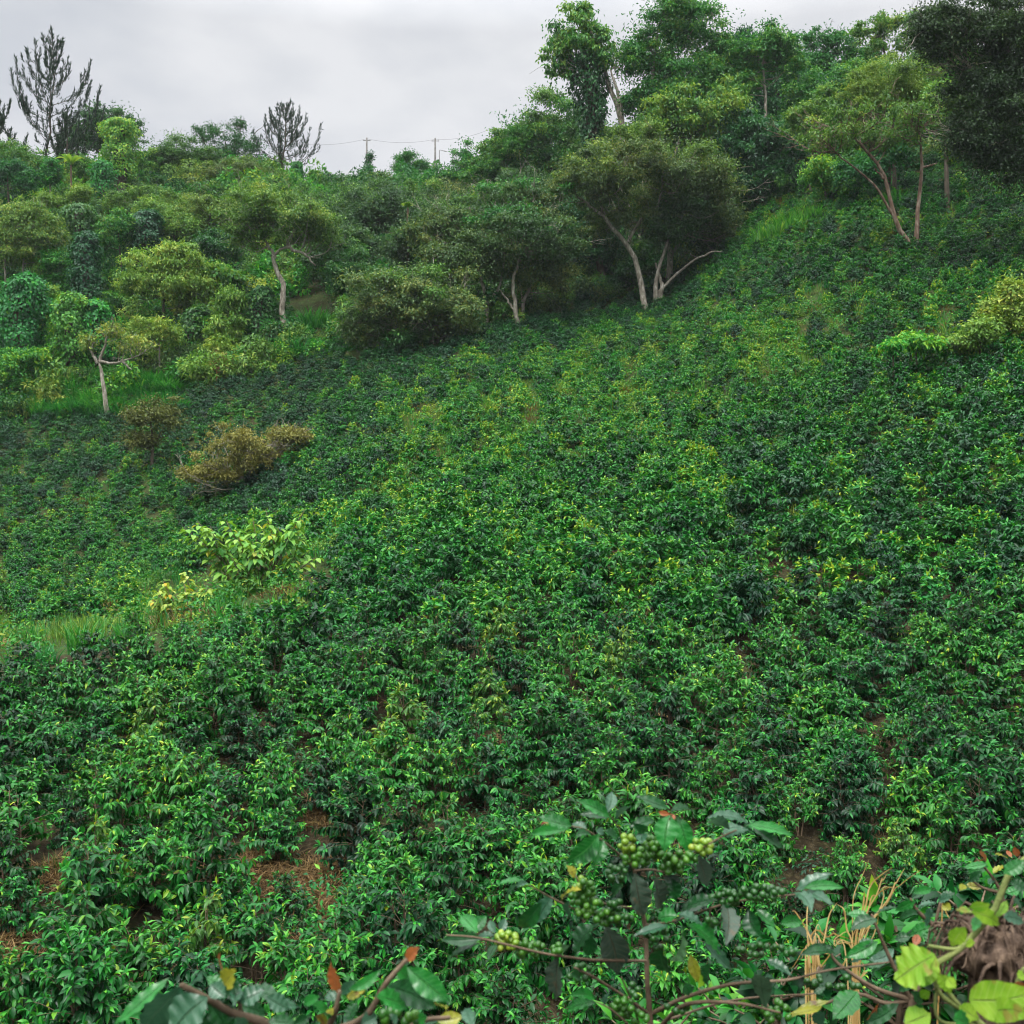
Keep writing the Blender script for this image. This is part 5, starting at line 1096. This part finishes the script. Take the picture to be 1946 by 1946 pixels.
L3 = [(370, 205, 75, 440, 80, 'g'), (430, 245, 225, 500, 200, 'p'), (560, 300, 360, 500, 190, 'p'), (440, 235, 300, 470, 90, 'd'), (560, 320, 680, 500, 150, 'd'), (470, 255, 525, 200, 95, 'p'), (642, 170, 610, 85, 46, 'o'), (640, 235, 690, 165, 100, 'y'), (575, 235, 650, 300, 85, 'p'), (640, 265, 555, 195, 80, 'g'),
      (715, 320, 840, 255, 100, 'p'), (760, 260, 915, 300, 100, 'd'), (850, 300, 970, 360, 90, 'p'), (640, 290, 725, 225, 90, 'd'), (720, 340, 860, 390, 90, 'd'), (540, 400, 560, 520, 150, 'd'), (700, 400, 760, 480, 80, 'p'), (900, 350, 1020, 345, 60, 'p'), (860, 420, 1010, 430, 70, 'd'), (700, 250, 690, 330, 60, 'p'),
      (1545, 118, 1605, 52, 62, 'o'), (1212, 285, 1165, 135, 68, 'o'), (1212, 285, 1290, 215, 55, 'p'), (1260, 265, 1425, 160, 55, 'g'), (1550, 150, 1770, 330, 110, 'g'), (1450, 245, 1710, 355, 130, 'd'), (1480, 160, 1570, 215, 80, 'g'), (1395, 295, 1565, 345, 100, 'g'), (1250, 300, 1340, 265, 70, 'y'),
      (1080, 335, 1200, 405, 100, 'g'), (1035, 335, 1115, 295, 50, 'g'), (1095, 395, 1175, 435, 60, 'y'), (1180, 390, 1170, 345, 40, 'y'), (1690, 340, 1750, 350, 60, 'y'), (1700, 420, 1830, 390, 80, 'y'), (1840, 355, 1880, 440, 60, 'p'), (1190, 320, 1160, 270, 70, 'p'), (1300, 330, 1250, 420, 80, 'd'), (1400, 390, 1320, 430, 80, 'p'), (1230, 400, 1300, 440, 90, 'p'),
      (1500, 390, 1480, 430, 60, 'p'), (1560, 250, 1680, 330, 90, 'd'), (1650, 400, 1600, 440, 60, 'g'), (1060, 400, 980, 440, 60, 'd')]
for i, (a, b, c, d, w, mt) in enumerate(L3):
    rng = rng_of('f3%d' % i); d0 = D1f - .03 + rng.normal(0, .04)
    big_leaf(root, B, Z3(a, b, d0), Z3(c, d, d0 + rng.normal(0, .03)), w * 1.0 / 2.611 / F * D1f, mt, 'f3%d' % i, face=.65)
for (u, v, kd) in [(1560, 400, 'n'), (1440, 410, 'n'), (1590, 390, 'n'), (1470, 375, 'd'), (1540, 425, 'd'), (1500, 380, 'd'), (1020, 415, 'd'), (1000, 430, 'n'), (1600, 420, 'd'), (1430, 385, 'd')]:
    o = obj('berry', BERRY[kd], root, Z3(u, v, D1f - .02) - B); o.scale = (.0072,) * 3

# -- vine, dead stump and leaves at the lower right
Z4 = Zoom(1500, 1600, 4.332)
D4 = 2.0
root, B = plant_root('coffee_plant', 'leafy coffee plant between the straw stalks and the dead stump', 'coffee plant', 1720, 2.5)
L4 = [(660, 605, 465, 585, 95, 'g'), (725, 640, 500, 725, 115, 'd'), (1035, 490, 870, 570, 90, 'g'), (890, 540, 690, 585, 80, 'd'), (1185, 705, 980, 775, 120, 'g'), (1190, 570, 1105, 675, 140, 'p'), (1230, 480, 1335, 450, 90, 'p'), (1160, 730, 1150, 850, 110, 'g'), (1290, 670, 1255, 855, 95, 'p'), (730, 820, 450, 950, 125, 'g'),
      (650, 900, 495, 985, 80, 'p'), (860, 880, 640, 965, 110, 'p'), (830, 940, 610, 1025, 100, 'd'), (350, 860, 85, 925, 95, 'd'), (560, 1230, 355, 1455, 210, 'g'), (330, 1310, -5, 1430, 90, 'y'), (290, 1400, 195, 1505, 110, 'p'), (735, 1330, 600, 1490, 60, 'o'), (900, 1330, 610, 1490, 130, 'd'), (1000, 470, 1160, 400, 70, 'd'), (1180, 390, 1010, 420, 70, 'g'),
      (1240, 440, 1370, 420, 70, 'd'), (1210, 500, 1060, 520, 90, 'p'), (1330, 560, 1260, 500, 80, 'y'), (1400, 400, 1440, 330, 60, 'y'), (900, 640, 1060, 560, 70, 'd'), (1000, 780, 860, 800, 90, 'd'), (1060, 760, 1030, 860, 70, 'o'), (480, 1280, 300, 1320, 60, 'd'), (760, 1120, 700, 1060, 60, 'g'), (640, 1120, 690, 1210, 60, 'p'), (900, 1230, 1080, 1150, 90, 'd'), (1000, 1230, 1120, 1330, 100, 'd'),
      (860, 1250, 730, 1340, 70, 'd'), (560, 860, 700, 800, 80, 'd'), (420, 1060, 540, 1140, 80, 'p'), (200, 1250, 300, 1190, 90, 'd'), (120, 1230, 230, 1130, 70, 'd'), (420, 1300, 520, 1390, 80, 'g')]
tb = Tubes(); c0 = Z4(1000, 1300, 2.45) - B
tb.add(curve([[0, 0, -.05], c0 * .5 + np.array([.03, 0, 0]), c0], 10), [.013, .009], 6)
for pts in ([(1000, 1300), (1180, 1000), (1200, 700), (1250, 480)], [(1000, 1300), (850, 1000), (760, 800), (680, 600)], [(1000, 1300), (700, 1200), (400, 1000), (330, 880)], [(1200, 700), (1050, 560), (1000, 470)], [(1000, 1300), (800, 1330), (560, 1250), (300, 1330)]):
    tb.add(curve(np.array([Z4(a, b, 2.45) for a, b in pts]) - B, 14), [.006, .003], 5)
obj('stem', tb.build('coffee_plant_stem', M['twig']), root)
for i, (a, b, c, d, w, mt) in enumerate(L4):
    rng = rng_of('f4%d' % i); d0 = 2.4 + rng.normal(0, .08)
    big_leaf(root, B, Z4(a, b, d0), Z4(c, d, d0 + rng.normal(0, .04)), w * .95 / 4.332 / F * 2.4, mt, 'f4%d' % i, face=.6)

root, B = plant_root('climbing_vine', 'lime-green vine with broad round leaves climbing over the dead stump', 'vine', 1830, 1.7)
tb = Tubes(); c0 = Z4(1650, 1560, 1.75) - B
tb.add(curve([[0, 0, -.05], c0 * .5 + np.array([.02, -.02, 0]), c0], 10), [.006, .005], 6)
for pts, r in (([(1650, 1560), (1400, 1350), (1230, 1120), (1210, 1000)], [.005, .003]), ([(1210, 1000), (1400, 885), (1560, 720), (1700, 540), (1800, 280), (1932, 150), (2060, 60)], [.005, .005]), ([(1650, 1560), (1480, 1420), (1240, 1250), (1205, 1080)], [.006, .003]), ([(1700, 560), (1500, 580), (1380, 560)], [.003, .002]),
               ([(1560, 1500), (1250, 1480), (1200, 1300), (1240, 1180)], [.003, .002]), ([(1800, 1480), (1880, 1150), (1932, 1040)], [.004, .003]), ([(1140, 855), (1300, 880), (1400, 880)], [.003, .003])):
    tb.add(curve(np.array([Z4(a, b, 1.72) for a, b in pts]) - B, 16), r, 6)
obj('stem', tb.build('vine_stem', rough_mat('green_vine_stem', [(.3, (.08, .11, .03)), (.7, (.22, .25, .08))], scale=20)), root)
L5 = [(1200, 930, 860, 1130, 400, 'l', 1.35), (1205, 945, 1080, 1200, 150, 'l', 1.2), (1450, 700, 1330, 870, 130, 'l', 1), (1480, 540, 1660, 520, 90, 'l', 1), (1490, 560, 1380, 560, 60, 'l', 1), (1500, 570, 1760, 690, 130, 'l', 1), (1700, 620, 1790, 470, 80, 'l', 1), (1480, 1300, 2040, 1230, 300, 'l', .9), (950, 1500, 1170, 1400, 200, 'l', 1), (1600, 1450, 2000, 1440, 180, 'l', 1),
      (1220, 1080, 1330, 1260, 110, 'l', 1), (1400, 1350, 1560, 1460, 150, 'l', 1), (1300, 1120, 1370, 1200, 90, 'l', 1), (1080, 1280, 1160, 1230, 80, 'l', 1), (1530, 830, 1440, 850, 70, 'l', 1), (1350, 1450, 1500, 1500, 160, 'g', 1), (1760, 260, 1940, 140, 110, 'g', 1), (1820, 330, 1960, 400, 90, 'd', 1), (1840, 480, 1950, 560, 90, 'p', 1), (1760, 620, 1950, 660, 110, 'p', 1), (1560, 620, 1520, 720, 80, 'g', 1),
      (1880, 1120, 1960, 1100, 80, 'l', 1), (1850, 1170, 1950, 1180, 50, 'o', 1)]
for i, (a, b, c, d, w, mt, shp) in enumerate(L5):
    rng = rng_of('f5%d' % i); d0 = 1.68 + rng.normal(0, .03)
    big_leaf(root, B, Z4(a, b, d0), Z4(c, d, d0 + rng.normal(0, .03)), w * 1.05 / 4.332 / F * 1.68, mt, 'f5%d' % i, face=.75, shape=shp, fold=.06)

root, B = plant_root('leafy_shoot', 'young shoot with bronze tips at the lower corner of the slope', 'shrub', 1905, 3.1)
tb = Tubes(); c0 = Z4(1750, 420, 3.0) - B
tb.add(curve([[0, 0, -.05], c0 * .5, c0], 10), [.012, .006], 6)
for pts in ([(1750, 420), (1680, 300), (1600, 200), (1540, 140)], [(1750, 420), (1820, 250), (1900, 120)], [(1750, 420), (1600, 380), (1480, 300)]): tb.add(curve(np.array([Z4(a, b, 3.0) for a, b in pts]) - B, 10), [.006, .002], 5)
obj('stem', tb.build('shoot_stem', M['twig']), root)
L6 = [(1640, 200, 1460, 260, 90, 'g'), (1630, 180, 1430, 205, 70, 'g'), (1620, 160, 1585, 60, 60, 'o'), (1620, 150, 1515, 155, 40, 'o'), (1700, 270, 1560, 300, 80, 'g'), (1680, 260, 1750, 180, 80, 'y'), (1800, 140, 1700, 90, 60, 'y'), (1830, 130, 1790, 60, 40, 'o'), (1880, 120, 1850, 40, 60, 'o'), (1760, 200, 1880, 260, 80, 'g'), (1600, 380, 1430, 350, 70, 'y'), (1560, 330, 1410, 390, 80, 'd'), (1700, 400, 1580, 480, 90, 'd'),
      (1780, 420, 1900, 380, 90, 'g'), (1900, 200, 2000, 130, 90, 'g'), (1640, 350, 1700, 300, 60, 'p'), (1750, 500, 1640, 540, 90, 'd'), (1580, 240, 1470, 330, 70, 'd'), (1850, 300, 1930, 330, 80, 'd')]
for i, (a, b, c, d, w, mt) in enumerate(L6):
    rng = rng_of('f6%d' % i); d0 = 3.0 + rng.normal(0, .06)
    big_leaf(root, B, Z4(a, b, d0), Z4(c, d, d0 + rng.normal(0, .04)), w * .95 / 4.332 / F * 3.0, mt, 'f6%d' % i, face=.6)

# straw stalks
def straw(label, lines, D):
    root, B = plant_root('dry_grass_tuft', label, 'dry grass', 1600, D)
    rng = rng_of(label); V = []; f = []; T = []; kk = 0
    for pts in lines:
        db = D + rng.normal(0, .08)
        k0 = min([(185, 1120), (540, 1230), (1240, 900)], key=lambda q: abs(q[0] - pts[0][0]))
        pts = [(k0[0] + rng.normal(0, 28), k0[1] + rng.normal(0, 30))] + [q for q in pts if q[1] < k0[1] - 60]
        P = np.array([Z4(a, b, db + (i > 1) * rng.normal(0, .015)) for i, (a, b) in enumerate(pts)])
        g0 = P[0].copy(); g0[0] = B[0] + (P[0][0] - B[0]) * .8; g0[1] = db; g0[2] = gz(g0[0], g0[1]) - .02
        P = curve(np.concatenate([g0[None], P]), 30) - B
        t = np.linspace(0, 1, len(P)); w = .0019 * rng.uniform(.6, 1.2) * (1 - t ** 4) + .0004
        tn = .5 + rng.normal(0, .2); td = nrm(np.gradient(P, axis=0)); sd = nrm(np.cross(td, np.array([0, 1., .2]))); dp = nrm(np.cross(td, sd))
        for j in range(len(P)): V += [P[j] + sd[j] * w[j], P[j] + dp[j] * w[j] * .5, P[j] - sd[j] * w[j]]; T += [tn] * 3
        for j in range(len(P) - 1):
            a = kk + 3 * j; f += [(a, a + 1, a + 4, a + 3), (a + 1, a + 2, a + 5, a + 4)]
        kk += 3 * len(P)
    obj('blades', mesh_from('straw_blades', V, [4] * len(f), [q for x in f for q in x], M['straw'], {'tone': T}), root)
SL = [[(170, 1050), (145, 700), (150, 540), (155, 520)], [(230, 1030), (180, 800), (60, 590), (20, 570)], [(240, 1020), (215, 760), (240, 680), (275, 780)], [(280, 830), (330, 600), (395, 500)], [(470, 700), (450, 560), (395, 515)], [(520, 700), (530, 450), (600, 280), (655, 150)], [(630, 530), (670, 360), (760, 270), (850, 210)], [(760, 520), (770, 380), (870, 380)], [(660, 520), (720, 440), (780, 390), (880, 360)],
      [(820, 480), (920, 350), (1080, 230)], [(840, 420), (880, 340), (950, 215)], [(740, 380), (770, 320), (805, 260)], [(370, 850), (430, 760), (500, 730)], [(390, 830), (500, 830), (560, 840)], [(330, 780), (400, 770), (500, 800)], [(520, 860), (530, 760), (560, 700)], [(590, 900), (600, 700), (720, 640)], [(690, 780), (720, 690), (735, 600)], [(200, 1040), (190, 850), (130, 700), (80, 640)], [(260, 1030), (330, 930), (290, 920)],
      [(560, 1160), (620, 1050), (580, 960)], [(440, 1180), (430, 1050), (480, 960)], [(90, 960), (130, 1060), (170, 1140)], [(610, 520), (615, 450), (618, 400)], [(560, 1150), (640, 1070), (590, 1100)], [(1250, 520), (1300, 600), (1320, 630)], [(0, 1040), (60, 1060), (120, 1090)]]
straw('tuft of dry straw-coloured grass stalks arching over the coffee leaves', SL, 3.3)

# dead fibrous stump
root, B = plant_root('dead_stump', 'dead brown stump wrapped in matted dry roots and fibres', 'stump', 1885, 1.95)
rng = rng_of('stump')
M['fibre'] = rough_mat('dead_fibre', [(.28, (.014, .009, .006)), (.5, (.075, .05, .034)), (.72, (.24, .17, .115))], scale=26, stretch=(1, 1, .5), bump=.8)
ctr = Z4(1760, 900, 1.95) - B
bm = _bm.new(); _bm.ops.create_icosphere(bm, subdivisions=4, radius=1)
for v in bm.verts:
    p = np.array(v.co); n_ = .14 * math.sin(p[0] * 5 + 1) * math.sin(p[1] * 4 + p[2] * 6) + .09 * math.sin(p[0] * 13 + p[2] * 9) * math.sin(p[1] * 11)
    p = p * (1 + n_); zz = p[2]
    p = p * np.array([.082, .085, .062]) * (1 if zz > 0 else 1 - zz * .1)
    v.co = Vector(p + ctr)
me = bpy.data.meshes.new('stump_head'); bm.to_mesh(me); bm.free(); me.materials.append(M['fibre'])
for p in me.polygons: p.use_smooth = True
obj('stump_head', me, root)
tb = Tubes(); tb.add(curve([[0, 0, -.05], [ctr[0] * .6, ctr[1] * .6, ctr[2] * .5], ctr], 12), [.07, .055, .06], 10); obj('trunk', tb.build('stump_trunk', M['fibre']), root)
tb = Tubes()
for i in range(230):
    th = rng.uniform(0, 6.28); el = rng.uniform(-.3, 1.35)
    d = np.array([math.cos(th) * math.cos(el), math.sin(th) * math.cos(el), math.sin(el)])
    a = ctr + d * np.array([.08, .083, .062]) * rng.uniform(.95, 1.06)
    o = nrm(np.array([d[0], d[1], 0]) + rng.normal(0, .5, 3)); ln = rng.uniform(.03, .13)
    q = [a, a + o * ln * .3 + UP * rng.uniform(-.2, .15) * ln, a + o * ln * .5 - UP * ln * rng.uniform(.2, .6), a + o * ln * rng.uniform(.3, .7) - UP * ln * rng.uniform(.6, 1.2)]
    tb.add(curve(q, 8), [rng.uniform(.0015, .005), .0006], 4)
obj('fibres', tb.build('stump_fibres', M['fibre']), root)

# -- ordinary coffee bushes a few metres off, filling the lower edge
fb = coffee_bush('near1', 1.25, .62, 66, leafL=.13, step=.05, tone0=.2); fc = coffee_bush('near2', 1.2, .66, 62, leafL=.135, step=.05, tone0=.26)
for k, (px, top, d, lab) in enumerate([(1560, 1800, 4.2, 'dark coffee bush right behind the straw stalks'), (1400, 1850, 4.6, 'coffee bush close behind the berry branches, half hidden by them'), (1700, 1720, 5.0, 'coffee bush between the straw stalks and the bronze-tipped shoot'), (1250, 1890, 4.4, 'coffee bush under the main stem of the berry plant'),
                                       (1860, 1700, 5.4, 'coffee bush behind the dead stump'), (800, 1935, 4.6, 'coffee bush between the two foreground coffee plants')]):
    x = (px - CX) / F * d; zt = -(top - CY) / F * d; g0 = gz(x, d) - .03; s = max(.5, (zt - g0) / 1.32)
    e = empty('coffee_bush', (x, d, g0), lab, 'coffee bush', GROUP); e.scale = (s, s, s); e.rotation_euler = (0, 0, k * 1.9)
    fo, st = (fb, fc)[k % 2]; obj('foliage', fo, e); obj('stem', st, e)

# ------------------------------------------------------------------ camera, sky, sun
cd = bpy.data.cameras.new('camera'); cam = bpy.data.objects.new('camera', cd); C.objects.link(cam)
cam.rotation_euler = (math.pi / 2, 0, 0)
cd.sensor_width = 36; cd.lens = 36 * F / 1946; cd.clip_start = .05; cd.clip_end = 6000
cd.dof.use_dof = True; cd.dof.focus_distance = 45; cd.dof.aperture_fstop = 9
bpy.context.scene.camera = cam

w = bpy.data.worlds.new('World'); bpy.context.scene.world = w; w.use_nodes = True
nt = w.node_tree; nd = nt.nodes; lk = nt.links; nd.clear()
out = nd.new('ShaderNodeOutputWorld'); bg = nd.new('ShaderNodeBackground'); bg.inputs['Strength'].default_value = .1
sk = nd.new('ShaderNodeTexSky'); sk.sky_type = 'NISHITA'; sk.sun_disc = False; sk.sun_elevation = math.radians(62); sk.sun_rotation = math.radians(215)
tc = nd.new('ShaderNodeTexCoord'); mp = nd.new('ShaderNodeMapping'); mp.inputs['Scale'].default_value = (3.6, 3.6, 7.5); mp.inputs['Location'].default_value = (.3, 1.1, .2)
no = nd.new('ShaderNodeTexNoise'); no.inputs['Scale'].default_value = 1.4; no.inputs['Detail'].default_value = 5; no.inputs['Roughness'].default_value = .5
lk.new(tc.outputs['Generated'], mp.inputs[0]); lk.new(mp.outputs[0], no.inputs['Vector'])
cl = ramp(nd, [(.36, (2.75, 2.84, 3.0)), (.5, (3.2, 3.24, 3.34)), (.62, (3.6, 3.6, 3.66))]); lk.new(no.outputs['Fac'], cl.inputs['Fac'])
sx = nd.new('ShaderNodeSeparateXYZ'); lk.new(tc.outputs['Generated'], sx.inputs[0])
mr = nd.new('ShaderNodeMapRange'); mr.inputs[1].default_value = .40; mr.inputs[2].default_value = 1.0; mr.inputs[3].default_value = 1.0; mr.inputs[4].default_value = 8.0; lk.new(sx.outputs['Z'], mr.inputs[0])
vm = nd.new('ShaderNodeVectorMath'); vm.operation = 'SCALE'; lk.new(cl.outputs[0], vm.inputs[0]); lk.new(mr.outputs[0], vm.inputs['Scale'])
mx = nd.new('ShaderNodeMix'); mx.data_type = 'RGBA'; mx.inputs[0].default_value = .94; lk.new(sk.outputs[0], mx.inputs[6]); lk.new(vm.outputs[0], mx.inputs[7])
lk.new(mx.outputs[2], bg.inputs['Color']); lk.new(bg.outputs[0], out.inputs['Surface'])

sl = bpy.data.lights.new('sun', 'SUN'); sl.energy = 1.5; sl.angle = math.radians(14); sl.color = (1, .97, .92)
so = bpy.data.objects.new('sun', sl); C.objects.link(so)
so.rotation_euler = (math.radians(28), math.radians(-14), 0)

sc = bpy.context.scene
sc.view_settings.view_transform = 'Standard'; sc.view_settings.look = 'None'; sc.view_settings.exposure = 1.2; sc.view_settings.gamma = 1
sc.cycles.filter_width = 1.1
sc.cycles.max_bounces = 5; sc.cycles.diffuse_bounces = 3; sc.cycles.glossy_bounces = 2; sc.cycles.transmission_bounces = 4
sc.cycles.use_denoising = True

# ------------------------------------------------------------------ the thin damp air that pales the far trees
hv = [(x, y, z) for x in (-2700, 2700) for y in (-2100, 3100) for z in (-29, 95)]
hf = [(0, 1, 3, 2), (4, 6, 7, 5), (0, 4, 5, 1), (2, 3, 7, 6), (0, 2, 6, 4), (1, 5, 7, 3)]
m, nt, nd, lk = nodes_of('haze')
out = nd.new('ShaderNodeOutputMaterial'); pv = nd.new('ShaderNodeVolumePrincipled'); pv.inputs['Color'].default_value = (.88, .93, .97, 1); pv.inputs['Density'].default_value = .00012
lk.new(pv.outputs[0], out.inputs['Volume'])
h = obj('haze', mesh_from('haze', hv, [4] * 6, [i for q in hf for i in q], m)); tag(h, 'thin pale damp air over the whole hillside', kind='stuff')
sc.cycles.volume_bounces = 0
